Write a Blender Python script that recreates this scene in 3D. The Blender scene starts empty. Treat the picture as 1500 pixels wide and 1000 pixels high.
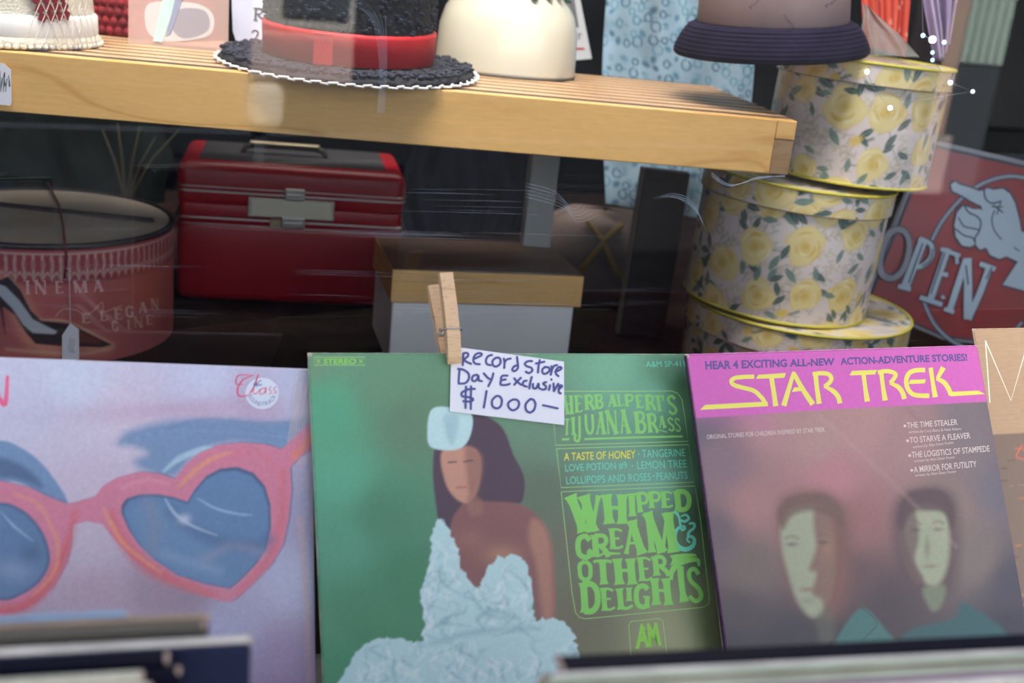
import bpy, bmesh, math, random
import numpy as np
from mathutils import Matrix, Vector
random.seed(7); RNG = np.random.default_rng(11)
SC = bpy.context.scene; COL = SC.collection

# ------------------------------------------------------------------ camera
FPX = 1700.0
PITCH, ROLL = math.radians(18), math.radians(6)
CAM = np.array([0, 0, 1.5])
FW = np.array([0, math.cos(PITCH), -math.sin(PITCH)])
_R0 = np.array([1.0, 0, 0]); _U0 = np.cross(_R0, FW)
RT = _R0*math.cos(ROLL)+_U0*math.sin(ROLL); UP = _U0*math.cos(ROLL)-_R0*math.sin(ROLL)
cd = bpy.data.cameras.new('camera'); cam = bpy.data.objects.new('camera', cd); COL.objects.link(cam)
cd.sensor_fit = 'HORIZONTAL'; cd.sensor_width = 22.3; cd.lens = FPX/1500*22.3
cd.clip_start = 0.02; cd.clip_end = 200
cam.matrix_world = Matrix(((RT[0], UP[0], -FW[0], 0), (RT[1], UP[1], -FW[1], 0), (RT[2], UP[2], -FW[2], 1.5), (0, 0, 0, 1)))
cd.dof.use_dof = True; cd.dof.focus_distance = 1.05; cd.dof.aperture_fstop = 3.9
SC.camera = cam

# ------------------------------------------------------------------ world, sun, exposure
w = bpy.data.worlds.new('sky'); SC.world = w; w.use_nodes = True
nt = w.node_tree; bg = nt.nodes['Background']
tc = nt.nodes.new('ShaderNodeTexCoord'); sx = nt.nodes.new('ShaderNodeSeparateXYZ'); cr = nt.nodes.new('ShaderNodeValToRGB')
nt.links.new(tc.outputs['Generated'], sx.inputs[0]); nt.links.new(sx.outputs['Z'], cr.inputs[0]); nt.links.new(cr.outputs[0], bg.inputs[0])
cr.color_ramp.elements[0].position = 0.0; cr.color_ramp.elements[0].color = (0.76, 0.85, 1.0, 1)
cr.color_ramp.elements[1].position = 0.7; cr.color_ramp.elements[1].color = (0.50, 0.64, 1.0, 1)
bg.inputs[1].default_value = 1.15
sd = bpy.data.lights.new('sun', 'SUN'); sd.energy = 21.0; sd.angle = 0.009; sd.color = (1.0, 0.94, 0.85)
sun = bpy.data.objects.new('sun', sd); COL.objects.link(sun)
sun.rotation_euler = Vector((0.35, -0.75, -0.85)).to_track_quat('-Z', 'Y').to_euler()   # shines from behind the shop onto the far side of the street
def area(name, loc, size, power, color, target, spread=math.pi):
    l = bpy.data.lights.new(name, 'AREA'); l.shape = 'RECTANGLE'; l.size, l.size_y = size; l.energy = power; l.color = color
    l.spread = spread; o = bpy.data.objects.new(name, l); COL.objects.link(o); o.location = loc
    o.rotation_euler = (Vector(target)-Vector(loc)).to_track_quat('-Z', 'Y').to_euler(); return o
area('shop_fill_light', (0.0, 2.3, 2.85), (1.6, 0.5), 18, (1.0, 0.93, 0.86), (0, 1.6, 1.35))  # unseen overhead fill, added to brighten the shelf and hats
area('shelf_fill_light', (0.0, 1.10, 2.45), (2.2, 0.2), 21, (1.0, 0.93, 0.84), (0.0, 1.62, 1.2), math.radians(75))  # made-up fill above the glass, added to lift the shelf front
vs = SC.view_settings; vs.view_transform = 'Standard'; vs.look = 'None'; vs.exposure = -0.20; vs.gamma = 1.0; vs.use_curve_mapping = False

# ------------------------------------------------------------------ pixel helpers: a ray of the camera cut with a real plane
def proj(P):
    d = np.asarray(P)-CAM; z = d@FW
    return 750+FPX*(d@RT)/z, 500-FPX*(d@UP)/z
def ray(x, y): return FW+np.multiply.outer((np.asarray(x)-750)/FPX, RT)+np.multiply.outer((500-np.asarray(y))/FPX, UP)
def atY(x, y, Y): d = ray(x, y); return CAM+d*(Y/d[1])
def atZ(x, y, Z): d = ray(x, y); return CAM+d*((Z-1.5)/d[2])
def rot(yaw, lean, inpl=0):
    return np.array((Matrix.Rotation(math.radians(yaw), 3, 'Z') @ Matrix.Rotation(math.radians(lean), 3, 'X') @ Matrix.Rotation(math.radians(inpl), 3, 'Y')))
class Frame:
    """a local frame: x along the face, y into depth, z up; loc() turns pixels into local points on the plane y=off"""
    def __init__(s, P0, yaw, lean=0, inpl=0): s.P0 = np.array(P0, float); s.M = rot(yaw, lean, inpl)
    def mat(s):
        m = Matrix.Identity(4)
        for i in range(3):
            for j in range(3): m[i][j] = s.M[i, j]
            m[i][3] = s.P0[i]
        return m
    def loc(s, x, y, off=0.0):
        d = ray(x, y); n = s.M[:, 1]; P = s.P0+n*off
        t = ((P-CAM)@n)/(d@n); H = CAM+d*np.asarray(t)[..., None]
        return (H-s.P0)@s.M
    def world(s, L): return np.asarray(L)@s.M.T+s.P0

# ------------------------------------------------------------------ colour and materials
def lin(c):
    c = np.asarray(c, float)/255.0
    return np.where(c <= 0.04045, c/12.92, ((c+0.055)/1.055)**2.4)
CARD = lin((206, 220, 250))/0.80
def alb(r, g, b, k=1.0): return tuple(np.clip(lin((r, g, b))/CARD*k, 0.003, 0.9))
MATS = {}
def mat(name, color, rough=0.6, metal=0.0, noise=None, bump=None, attr=False, coat=0, emit=None, trans=0):
    if name in MATS: return MATS[name]
    m = bpy.data.materials.new(name); m.use_nodes = True; n = m.node_tree; b = n.nodes['Principled BSDF']
    b.inputs['Roughness'].default_value = rough; b.inputs['Metallic'].default_value = metal
    if name in ('asphalt', 'sleeve_black', 'plum_ribbed', 'concrete_paving', 'navy_cloth', 'green_black_cloth', 'dark_wall_paint', 'display_floor_carpet', 'far_facade_dark'): b.inputs['Specular IOR Level'].default_value = 0.08
    if coat: b.inputs['Coat Weight'].default_value = coat; b.inputs['Coat Roughness'].default_value = 0.12
    if trans: b.inputs['Alpha'].default_value = 1-trans
    b.inputs['Base Color'].default_value = (*color, 1) if color is not None else (0.5, 0.5, 0.5, 1)
    src = None
    if attr:
        a = n.nodes.new('ShaderNodeAttribute'); a.attribute_name = 'print'; src = a.outputs['Color']
    tco = n.nodes.new('ShaderNodeTexCoord')
    if noise:
        sc, amt, stretch = noise
        mp = n.nodes.new('ShaderNodeMapping'); mp.inputs['Scale'].default_value = stretch
        nz = n.nodes.new('ShaderNodeTexNoise'); nz.inputs['Scale'].default_value = sc; nz.inputs['Detail'].default_value = 4
        n.links.new(tco.outputs['Object'], mp.inputs[0]); n.links.new(mp.outputs[0], nz.inputs[0])
        mr = n.nodes.new('ShaderNodeMapRange'); mr.inputs[1].default_value = 0.25; mr.inputs[2].default_value = 0.75
        mr.inputs[3].default_value = 1-amt; mr.inputs[4].default_value = 1+amt
        n.links.new(nz.outputs[0], mr.inputs[0])
        mx = n.nodes.new('ShaderNodeVectorMath'); mx.operation = 'SCALE'
        if src: n.links.new(src, mx.inputs[0])
        else: mx.inputs[0].default_value = color
        n.links.new(mr.outputs[0], mx.inputs['Scale']); src = mx.outputs[0]
    if src: n.links.new(src, b.inputs['Base Color'])
    if bump:
        sc, st = bump
        nb = n.nodes.new('ShaderNodeTexNoise'); nb.inputs['Scale'].default_value = sc; nb.inputs['Detail'].default_value = 3
        n.links.new(tco.outputs['Object'], nb.inputs[0])
        bp = n.nodes.new('ShaderNodeBump'); bp.inputs['Strength'].default_value = st; bp.inputs['Distance'].default_value = 0.002
        n.links.new(nb.outputs[0], bp.inputs['Height']); n.links.new(bp.outputs[0], b.inputs['Normal'])
    if emit:
        b.inputs['Emission Color'].default_value = (*emit[:3], 1); b.inputs['Emission Strength'].default_value = emit[3]
    MATS[name] = m; return m
def wood(name, c1, c2, ringscale=14, rough=0.42, stretch=(1, 1, 9)):
    if name in MATS: return MATS[name]
    m = bpy.data.materials.new(name); m.use_nodes = True; n = m.node_tree; b = n.nodes['Principled BSDF']; b.inputs['Roughness'].default_value = rough
    tco = n.nodes.new('ShaderNodeTexCoord'); mp = n.nodes.new('ShaderNodeMapping'); mp.inputs['Scale'].default_value = stretch
    nz = n.nodes.new('ShaderNodeTexNoise'); nz.inputs['Scale'].default_value = ringscale*0.22; nz.inputs['Detail'].default_value = 1.5; nz.inputs['Distortion'].default_value = 0.8
    mu = n.nodes.new('ShaderNodeMath'); mu.operation = 'MULTIPLY'; mu.inputs[1].default_value = 9
    fr = n.nodes.new('ShaderNodeMath'); fr.operation = 'PINGPONG'; fr.inputs[1].default_value = 1
    rp = n.nodes.new('ShaderNodeValToRGB'); rp.color_ramp.elements[0].position = 0.0; rp.color_ramp.elements[0].color = (*c2, 1); rp.color_ramp.elements[1].position = 0.16; rp.color_ramp.elements[1].color = (*c1, 1)
    e = rp.color_ramp.elements.new(0.9); e.color = (*[v*1.06 for v in c1], 1)
    n2 = n.nodes.new('ShaderNodeTexNoise'); n2.inputs['Scale'].default_value = ringscale*5; n2.inputs['Detail'].default_value = 3
    mxx = n.nodes.new('ShaderNodeMix'); mxx.data_type = 'RGBA'; mxx.blend_type = 'MULTIPLY'; mxx.inputs[0].default_value = 0.25
    n.links.new(tco.outputs['Object'], mp.inputs[0]); n.links.new(mp.outputs[0], nz.inputs[0]); n.links.new(nz.outputs[0], mu.inputs[0]); n.links.new(mu.outputs[0], fr.inputs[0]); n.links.new(fr.outputs[0], rp.inputs[0])
    n.links.new(mp.outputs[0], n2.inputs[0]); n.links.new(rp.outputs[0], mxx.inputs[6]); n.links.new(n2.outputs[0], mxx.inputs[7]); n.links.new(mxx.outputs[2], b.inputs['Base Color'])
    MATS[name] = m; return m

# ------------------------------------------------------------------ object helpers
def tag(o, label=None, cat=None, group=None, kind=None):
    if label: o['label'] = label
    if cat: o['category'] = cat
    if group: o['group'] = group
    if kind: o['kind'] = kind
    return o
def thing(name, label, cat, frame=None, loc=(0, 0, 0), rz=0, group=None, M=None):
    o = bpy.data.objects.new(name, None); COL.objects.link(o); o.empty_display_size = 0.02
    if M is not None: o.matrix_world = M
    elif frame is not None: o.matrix_world = frame.mat()
    else: o.matrix_world = Matrix.Translation(loc) @ Matrix.Rotation(rz, 4, 'Z')
    return tag(o, label, cat, group)
def link(name, verts, faces, m, parent=None, smooth=False, M=None, kind=None):
    me = bpy.data.meshes.new(name); me.from_pydata([tuple(v) for v in verts], [], [tuple(f) for f in faces])
    if m is not None: me.materials.append(m)
    if smooth: me.polygons.foreach_set('use_smooth', [True]*len(me.polygons))
    me.update()
    o = bpy.data.objects.new(name, me); COL.objects.link(o)
    if parent is not None: o.parent = parent
    if M is not None:
        if parent is None: o.matrix_world = M
        else: o.matrix_local = M
    if kind: o['kind'] = kind
    return o
class MB:
    def __init__(s): s.bm = bmesh.new()
    def box(s, a, b, bev=0.0, seg=2, M=None):
        g = bmesh.ops.create_cube(s.bm, size=1.0); vs = g['verts']
        for v in vs:
            v.co = Vector([a[i]+(v.co[i]+0.5)*(b[i]-a[i]) for i in range(3)])
        if bev:
            es = list({e for v in vs for e in v.link_edges})
            r = bmesh.ops.bevel(s.bm, geom=es, offset=bev, segments=seg, profile=0.5, affect='EDGES'); vs = list({v for f in r['faces'] for v in f.verts} | {v for v in vs if v.is_valid})
        if M is not None: bmesh.ops.transform(s.bm, matrix=M, verts=vs)
        return s
    def tube(s, pts, r, seg=8, closed=False, cap=True):
        pts = [Vector(p) for p in pts]; n = len(pts); rings = []
        rr = r if isinstance(r, (list, tuple)) else [r]*n
        up = None
        for i, p in enumerate(pts):
            a = pts[(i-1) % n] if (closed or i) else p; b = pts[(i+1) % n] if (closed or i < n-1) else p
            t = (b-a).normalized()
            if up is None: up = t.orthogonal().normalized()
            up = (up-t*up.dot(t)).normalized(); q = t.cross(up)
            rings.append([s.bm.verts.new(p+(up*math.cos(2*math.pi*k/seg)+q*math.sin(2*math.pi*k/seg))*rr[i]) for k in range(seg)])
        for i in range(n if closed else n-1):
            A, B = rings[i], rings[(i+1) % n]
            for k in range(seg): s.bm.faces.new((A[k], A[(k+1) % seg], B[(k+1) % seg], B[k]))
        if cap and not closed:
            s.bm.faces.new(rings[0][::-1]); s.bm.faces.new(rings[-1])
        return s
    def lathe(s, prof, seg=64, c=(0, 0), sx=1.0, sy=1.0, fn=None):
        rings = []
        for r, z in prof:
            ring = []
            for k in range(seg):
                a = 2*math.pi*k/seg; x, y, zz = c[0]+r*sx*math.cos(a), c[1]+r*sy*math.sin(a), z
                if fn: x, y, zz = fn(x, y, zz, a, r)
                ring.append(s.bm.verts.new((x, y, zz)))
            rings.append(ring)
        for A, B in zip(rings, rings[1:]):
            for k in range(seg): s.bm.faces.new((A[k], A[(k+1) % seg], B[(k+1) % seg], B[k]))
        for ring, fl in ((rings[0], True), (rings[-1], False)):
            if prof[0 if fl else -1][0] > 1e-5: s.bm.faces.new(ring[::-1] if fl else ring)
        return s
    def sphere(s, c, r, u=12, v=8, sc=(1, 1, 1)):
        nv = s.bm.verts.new; nf = s.bm.faces.new; P = lambda i, j: nv((c[0]+r*sc[0]*math.sin(math.pi*i/v)*math.cos(2*math.pi*j/u), c[1]+r*sc[1]*math.sin(math.pi*i/v)*math.sin(2*math.pi*j/u), c[2]+r*sc[2]*math.cos(math.pi*i/v)))
        top, bot = nv((c[0], c[1], c[2]+r*sc[2])), nv((c[0], c[1], c[2]-r*sc[2])); R_ = [[P(i, j) for j in range(u)] for i in range(1, v)]
        for j in range(u):
            k = (j+1) % u; nf((top, R_[0][j], R_[0][k])); nf((bot, R_[-1][k], R_[-1][j]))
            for a, b in zip(R_, R_[1:]): nf((a[j], b[j], b[k], a[k]))
        return s
    def build(s, name, m, parent=None, smooth=False, M=None, kind=None):
        bmesh.ops.recalc_face_normals(s.bm, faces=s.bm.faces)
        me = bpy.data.meshes.new(name); s.bm.to_mesh(me); s.bm.free()
        if m is not None: me.materials.append(m)
        if smooth:
            me.polygons.foreach_set('use_smooth', [True]*len(me.polygons))
            if smooth != 'all': 
                try: me.set_sharp_from_angle(angle=math.radians(38))
                except Exception: pass
        o = bpy.data.objects.new(name, me); COL.objects.link(o)
        if parent is not None: o.parent = parent
        if M is not None:
            if parent is None: o.matrix_world = M
            else: o.matrix_local = M
        if kind: o['kind'] = kind
        return o

# ------------------------------------------------------------------ numpy painter (prints on sleeves and boxes)
def smooth_pts(pts, closed=False, n=6):
    P = np.array(pts, float); N = len(P); out = []
    rng = range(N if closed else N-1)
    for i in rng:
        p0 = P[(i-1) % N] if (closed or i) else P[0]; p1 = P[i]; p2 = P[(i+1) % N]; p3 = P[(i+2) % N] if (closed or i < N-2) else P[-1]
        for k in range(n):
            t = k/n
            out.append(0.5*((2*p1)+(-p0+p2)*t+(2*p0-5*p1+4*p2-p3)*t*t+(-p0+3*p1-3*p2+p3)*t**3))
    if not closed: out.append(P[-1])
    return np.array(out)
def poly_sd(X, Y, poly):
    d = np.full(X.shape, 1e9); ins = np.zeros(X.shape, bool); n = len(poly)
    for i in range(n):
        ax, ay = poly[i]; bx, by = poly[(i+1) % n]; ex, ey = bx-ax, by-ay; L = ex*ex+ey*ey
        if L < 1e-9: continue
        t = np.clip(((X-ax)*ex+(Y-ay)*ey)/L, 0, 1); d = np.minimum(d, np.hypot(X-ax-t*ex, Y-ay-t*ey))
        if ay != by: ins ^= ((ay > Y) != (by > Y)) & (X < (bx-ax)*(Y-ay)/(by-ay)+ax)
    return np.where(ins, -d, d)
def line_sd(X, Y, pts, w0):
    d = np.full(X.shape, 1e9); n = len(pts); ws = w0 if hasattr(w0, '__len__') else [w0]*n
    for i in range(n-1):
        ax, ay = pts[i]; bx, by = pts[i+1]; ex, ey = bx-ax, by-ay; L = ex*ex+ey*ey+1e-12
        t = np.clip(((X-ax)*ex+(Y-ay)*ey)/L, 0, 1); d = np.minimum(d, np.hypot(X-ax-t*ex, Y-ay-t*ey)-(ws[i]+(ws[i+1]-ws[i])*t)/2)
    return d
def vnoise(X, Y, sc, seed=0):
    r = np.random.default_rng(seed); T = r.random((64, 64)); x = X/sc; y = Y/sc
    xi = np.floor(x).astype(int); yi = np.floor(y).astype(int); fx = x-xi; fy = y-yi; fx = fx*fx*(3-2*fx); fy = fy*fy*(3-2*fy)
    g = lambda a, b: T[a % 64, b % 64]
    return (g(xi, yi)*(1-fx)+g(xi+1, yi)*fx)*(1-fy)+(g(xi, yi+1)*(1-fx)+g(xi+1, yi+1)*fx)*fy
class Paint:
    def __init__(s, X, Y, xs=None, ys=None): s.X, s.Y, s.xs, s.ys = X, Y, xs, ys; s.C = np.zeros((len(X), 3))
    def sel(s, lo, hi):
        if s.xs is None: return np.nonzero((s.X > lo[0]) & (s.X < hi[0]) & (s.Y > lo[1]) & (s.Y < hi[1]))[0]
        a, b = np.searchsorted(s.xs, (lo[0], hi[0])); c, d = np.searchsorted(s.ys, (lo[1], hi[1]))
        return (np.arange(c, d)[:, None]*len(s.xs)+np.arange(a, b)[None, :]).ravel()
    def base(s, c): s.C[:] = c
    def mix(s, m, c):
        m = np.clip(m, 0, 1)[:, None]; s.C[:] = s.C*(1-m)+np.asarray(c)*m
    def field(s, pts, sig):
        """colour field from scattered samples (x, y, colour)"""
        W = np.zeros(len(s.X)); A = np.zeros((len(s.X), 3))
        for x, y, c in pts:
            k = 1/(((s.X-x)**2+(s.Y-y)**2)/sig**2+0.08)**1.6; W += k; A += k[:, None]*np.asarray(c)
        s.C[:] = A/W[:, None]
    def poly(s, pts, c, soft=1.0, op=1.0, smooth=False):
        P = smooth_pts(pts, True) if smooth else np.array(pts, float)
        m = slice(None)
        lo = P.min(0)-soft*3; hi = P.max(0)+soft*3
        idx = s.sel(lo, hi)
        if len(idx) == 0: return
        sd = poly_sd(s.X[idx], s.Y[idx], P); a = np.clip(0.5-sd/(2*soft), 0, 1); a = a*a*(3-2*a)*op
        s.C[idx] = s.C[idx]*(1-a[:, None])+np.asarray(c)*a[:, None]
    def line(s, pts, w0, c, soft=0.8, op=1.0, smooth=True):
        P = smooth_pts(pts) if smooth and len(pts) > 2 else np.array(pts, float)
        mw = max(w0) if hasattr(w0, '__len__') else w0
        if hasattr(w0, '__len__'): w0 = np.interp(np.linspace(0, 1, len(P)), np.linspace(0, 1, len(w0)), w0)
        lo = P.min(0)-mw-soft*2; hi = P.max(0)+mw+soft*2
        idx = s.sel(lo, hi)
        if len(idx) == 0: return
        a = np.clip(0.5-line_sd(s.X[idx], s.Y[idx], P, w0)/(2*soft), 0, 1)*op
        s.C[idx] = s.C[idx]*(1-a[:, None])+np.asarray(c)*a[:, None]
    def blob(s, x, y, rx, ry, c, op=1.0, ang=0, power=1.0):
        ca, sa = math.cos(ang), math.sin(ang)
        R_ = 2.4*max(rx, ry); idx = s.sel((x-R_, y-R_), (x+R_, y+R_)); dx, dy = s.X[idx]-x, s.Y[idx]-y
        r = ((dx*ca+dy*sa)/rx)**2+((-dx*sa+dy*ca)/ry)**2; m = (np.exp(-r**power)*op)[:, None]; s.C[idx] = s.C[idx]*(1-m)+np.asarray(c)*m
def color_attr(me, C):
    a = me.attributes.new('print', 'FLOAT_COLOR', 'POINT')
    a.data.foreach_set('color', np.concatenate([np.clip(C, 0.002, 0.95), np.ones((len(C), 1))], 1).astype(np.float32).ravel())
def grid_faces(nu, nv, wrap=False):
    i, j = np.meshgrid(np.arange(nu if wrap else nu-1), np.arange(nv-1)); i = i.ravel(); j = j.ravel(); i2 = (i+1) % nu
    return np.stack([j*nu+i, j*nu+i2, (j+1)*nu+i2, (j+1)*nu+i], 1)
def fast_mesh(name, V, Fq, m, parent=None, smooth=True, C=None, M=None):
    me = bpy.data.meshes.new(name); me.vertices.add(len(V)); me.vertices.foreach_set('co', np.asarray(V, np.float32).ravel())
    me.loops.add(len(Fq)*4); me.loops.foreach_set('vertex_index', np.asarray(Fq, np.int32).ravel())
    me.polygons.add(len(Fq)); me.polygons.foreach_set('loop_start', np.arange(0, len(Fq)*4, 4, dtype=np.int32))
    try: me.polygons.foreach_set('loop_total', np.full(len(Fq), 4, np.int32))
    except Exception: pass
    me.update(calc_edges=True); me.validate()
    me.polygons.foreach_set('use_smooth', [smooth]*len(me.polygons))
    if C is not None: color_attr(me, C)
    me.materials.append(m); o = bpy.data.objects.new(name, me); COL.objects.link(o)
    if parent is not None: o.parent = parent
    if M is not None: o.matrix_local = M
    return o

# ------------------------------------------------------------------ flat lettering laid on a frame's face
class Ink:
    """collects ribbons / polygons given in photo pixels and lays them on the face of a frame"""
    def __init__(s, fr, off): s.fr, s.off, s.P, s.F, s.D, s.k = fr, off, [], [], [], 0
    def add(s, pts, faces):
        b = len(s.P); s.P += [tuple(p) for p in pts]; s.F += [tuple(b+i for i in f) for f in faces]; s.k += 1; s.D += [s.k*1.5e-6]*len(pts); return s
    def stroke(s, pts, wd, smooth=True, cap=True, closed=False):
        P = smooth_pts(pts, closed, 5) if (smooth and len(pts) > 2) else np.array(pts, float)
        if closed: P = np.vstack([P, P[:1]])
        n = len(P); W = np.interp(np.linspace(0, 1, n), np.linspace(0, 1, len(wd)), wd) if hasattr(wd, '__len__') else np.full(n, wd)
        T = np.gradient(P, axis=0); T /= np.linalg.norm(T, axis=1)[:, None]+1e-9; N = np.stack([-T[:, 1], T[:, 0]], 1)*W[:, None]/2
        s.add(np.vstack([P+N, P-N]), [(i, i+1, n+i+1, n+i) for i in range(n-1)])
        if cap and not closed:
            for k in (0, n-1):
                s.add([P[k]+W[k]/2*np.array([math.cos(a), math.sin(a)]) for a in np.linspace(0, 2*math.pi, 11)[:-1]], [tuple(range(10))])
        return s
    def poly(s, pts, smooth=False):
        P = smooth_pts(pts, True, 4) if smooth else np.array(pts, float)
        from mathutils.geometry import tessellate_polygon
        tr = tessellate_polygon([[Vector((p[0], p[1], 0)) for p in P]]); return s.add(P, tr)
    def build(s, name, m, parent):
        P = np.array(s.P); L = s.fr.loc(P[:, 0], P[:, 1], s.off); L[:, 1] = s.off-np.array(s.D)   # every stroke of ink a hair proud of the last
        return link(name, L, s.F, m, parent)
_TC = {}
def text2d(txt, bold=0.0):
    k = (txt, bold)
    if k not in _TC:
        cu = bpy.data.curves.new('t', 'FONT'); cu.body = txt; cu.offset = bold; cu.resolution_u = 3
        o = bpy.data.objects.new('t', cu); COL.objects.link(o); dg = bpy.context.evaluated_depsgraph_get(); dg.update()
        me = o.evaluated_get(dg).to_mesh(); V = np.array([v.co[:2] for v in me.vertices]); F = [tuple(p.vertices) for p in me.polygons]
        o.evaluated_get(dg).to_mesh_clear(); bpy.data.objects.remove(o); bpy.data.curves.remove(cu)
        V = V-V.min(0); V = V/np.maximum(V.max(0), 1e-6); V[:, 1] = 1-V[:, 1]; _TC[k] = (V, F)
    return _TC[k]
def textq(ink, txt, q, bold=0.0):
    """q = TL, TR, BR, BL in pixels of the text's own bounding box"""
    V, F = text2d(txt, bold); q = [np.array(p, float) for p in q]; u = V[:, :1]; v = V[:, 1:]
    return ink.add((q[0]*(1-u)+q[1]*u)*(1-v)+(q[3]*(1-u)+q[2]*u)*v, F)
# small stroke alphabet with flared serifs: (points, weight) ; weight T thick, t thin
T_, t_ = 0.30, 0.13
GL = {
 'W': [([(0.05, 0), (0.28, 1)], T_), ([(0.28, 1), (0.5, 0.02)], t_), ([(0.48, 0), (0.72, 1)], T_), ([(0.72, 1), (0.95, 0)], t_)],
 'H': [([(0.2, 0), (0.2, 1)], T_), ([(0.8, 0), (0.8, 1)], T_), ([(0.2, 0.5), (0.5, 0.45), (0.8, 0.5)], t_)],
 'I': [([(0.5, 0), (0.5, 1)], 0.6)],
 'P': [([(0.22, 0), (0.22, 1)], T_), ([(0.2, 0.05), (0.7, 0.05), (0.88, 0.28), (0.7, 0.52), (0.3, 0.54)], 0.2)],
 'E': [([(0.22, 0), (0.22, 1)], T_), ([(0.2, 0.05), (0.6, 0.05), (0.9, 0.14)], 0.14), ([(0.2, 0.5), (0.7, 0.48)], 0.13), ([(0.2, 0.95), (0.6, 0.95), (0.92, 0.85)], 0.14)],
 'D': [([(0.2, 0), (0.2, 1)], T_), ([(0.15, 0.05), (0.6, 0.06), (0.84, 0.3), (0.84, 0.7), (0.6, 0.94), (0.15, 0.96)], 0.25)],
 'C': [([(0.85, 0.22), (0.6, 0.04), (0.25, 0.15), (0.15, 0.5), (0.25, 0.86), (0.6, 0.97), (0.86, 0.8), (0.7, 0.66)], 0.26)],
 'G': [([(0.85, 0.2), (0.6, 0.04), (0.25, 0.15), (0.15, 0.5), (0.25, 0.86), (0.6, 0.96), (0.8, 0.85)], 0.26), ([(0.8, 0.52), (0.8, 1)], 0.24), ([(0.55, 0.52), (0.92, 0.52)], 0.1)],
 'R': [([(0.22, 0), (0.22, 1)], T_), ([(0.2, 0.05), (0.65, 0.05), (0.82, 0.25), (0.65, 0.48), (0.3, 0.5)], 0.2), ([(0.5, 0.5), (0.78, 0.75), (0.9, 1)], 0.24)],
 'A': [([(0.5, 0), (0.15, 1)], t_), ([(0.48, 0), (0.82, 1)], T_), ([(0.28, 0.68), (0.7, 0.66)], 0.1)],
 'M': [([(0.14, 0), (0.16, 1)], 0.16), ([(0.12, 0), (0.5, 1)], 0.22), ([(0.5, 1), (0.8, 0)], 0.1), ([(0.82, 0), (0.86, 1)], 0.25)],
 'O': [([(0.5, 0.05), (0.18, 0.2), (0.14, 0.5), (0.2, 0.82), (0.5, 0.95), (0.8, 0.82), (0.86, 0.5), (0.8, 0.2), (0.5, 0.05)], 0.24)],
 'T': [([(0.5, 0), (0.5, 1)], T_), ([(0.05, 0.12), (0.2, 0.05), (0.8, 0.05), (0.95, 0.12)], 0.14)],
 'L': [([(0.22, 0), (0.22, 1)], T_), ([(0.2, 0.93), (0.6, 0.94), (0.92, 0.8)], 0.16)],
 'S': [([(0.85, 0.2), (0.6, 0.04), (0.25, 0.14), (0.3, 0.38), (0.72, 0.6), (0.82, 0.82), (0.5, 0.97), (0.15, 0.82)], 0.22)],
 'J': [([(0.6, 0), (0.6, 0.75), (0.45, 0.97), (0.15, 0.88), (0.25, 0.7)], 0.24)],
 'U': [([(0.2, 0), (0.2, 0.7), (0.5, 0.96), (0.8, 0.7), (0.8, 0)], 0.22)],
 'N': [([(0.15, 0), (0.15, 1)], 0.12), ([(0.12, 0), (0.85, 1)], 0.26), ([(0.85, 0), (0.85, 1)], 0.12)],
 'B': [([(0.2, 0), (0.2, 1)], T_), ([(0.2, 0.05), (0.65, 0.05), (0.8, 0.22), (0.6, 0.44), (0.25, 0.46)], 0.19), ([(0.25, 0.47), (0.7, 0.5), (0.88, 0.72), (0.65, 0.95), (0.15, 0.96)], 0.22)],
 "'": [([(0.5, 0), (0.4, 1)], 0.5)],
}
def glyph(ink, ch, q, k=1.0, flare=1.5):
    k = k*1.18
    """q = (x top-left, x top-right, y top, x bottom-left, x bottom-right, y bottom)"""
    a, b, yt, c, d, yb = q; wd = ((b-a)+(d-c))/2
    for pts, wt in GL[ch]:
        P = np.array(pts, float)
        def mp(P): u, v = P[:, 0], P[:, 1]; return np.stack([(a+(b-a)*u)*(1-v)+(c+(d-c)*u)*v, yt+(yb-yt)*v], 1)
        if len(P) > 2: Q = mp(smooth_pts(P, False, 4)); ink.stroke(Q, wt*wd*k, smooth=False, cap=False)
        else:
            Q = mp(np.array([P[0]*(1-t)+P[1]*t for t in (0, 0.07, 0.2, 0.5, 0.8, 0.93, 1)]))
            f = flare if abs(P[0][1]-P[1][1]) > 0.3 else 1.0
            ink.stroke(Q, [wt*wd*k*z for z in (f, (f+1)/2, 1, 1, 1, (f+1)/2, f)], smooth=False, cap=False)
def word(ink, letters, S=1.0, O=(0, 0), k=1.0, flare=1.5):
    for ch, q in letters:
        a, b, yt, c, d, yb = q; glyph(ink, ch, (O[0]+a/S, O[0]+b/S, O[1]+yt/S, O[0]+c/S, O[0]+d/S, O[1]+yb/S), k, flare)

# ------------------------------------------------------------------ main planes
GLASS = Frame((0, 0.905, 0), 27)                       # the shop window: x along the glass, z up
SHELF = Frame((0.314, 1.42, 1.353), 8.6)               # top front right corner of the slatted shelf
FLOOR_Z = 0.958

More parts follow.
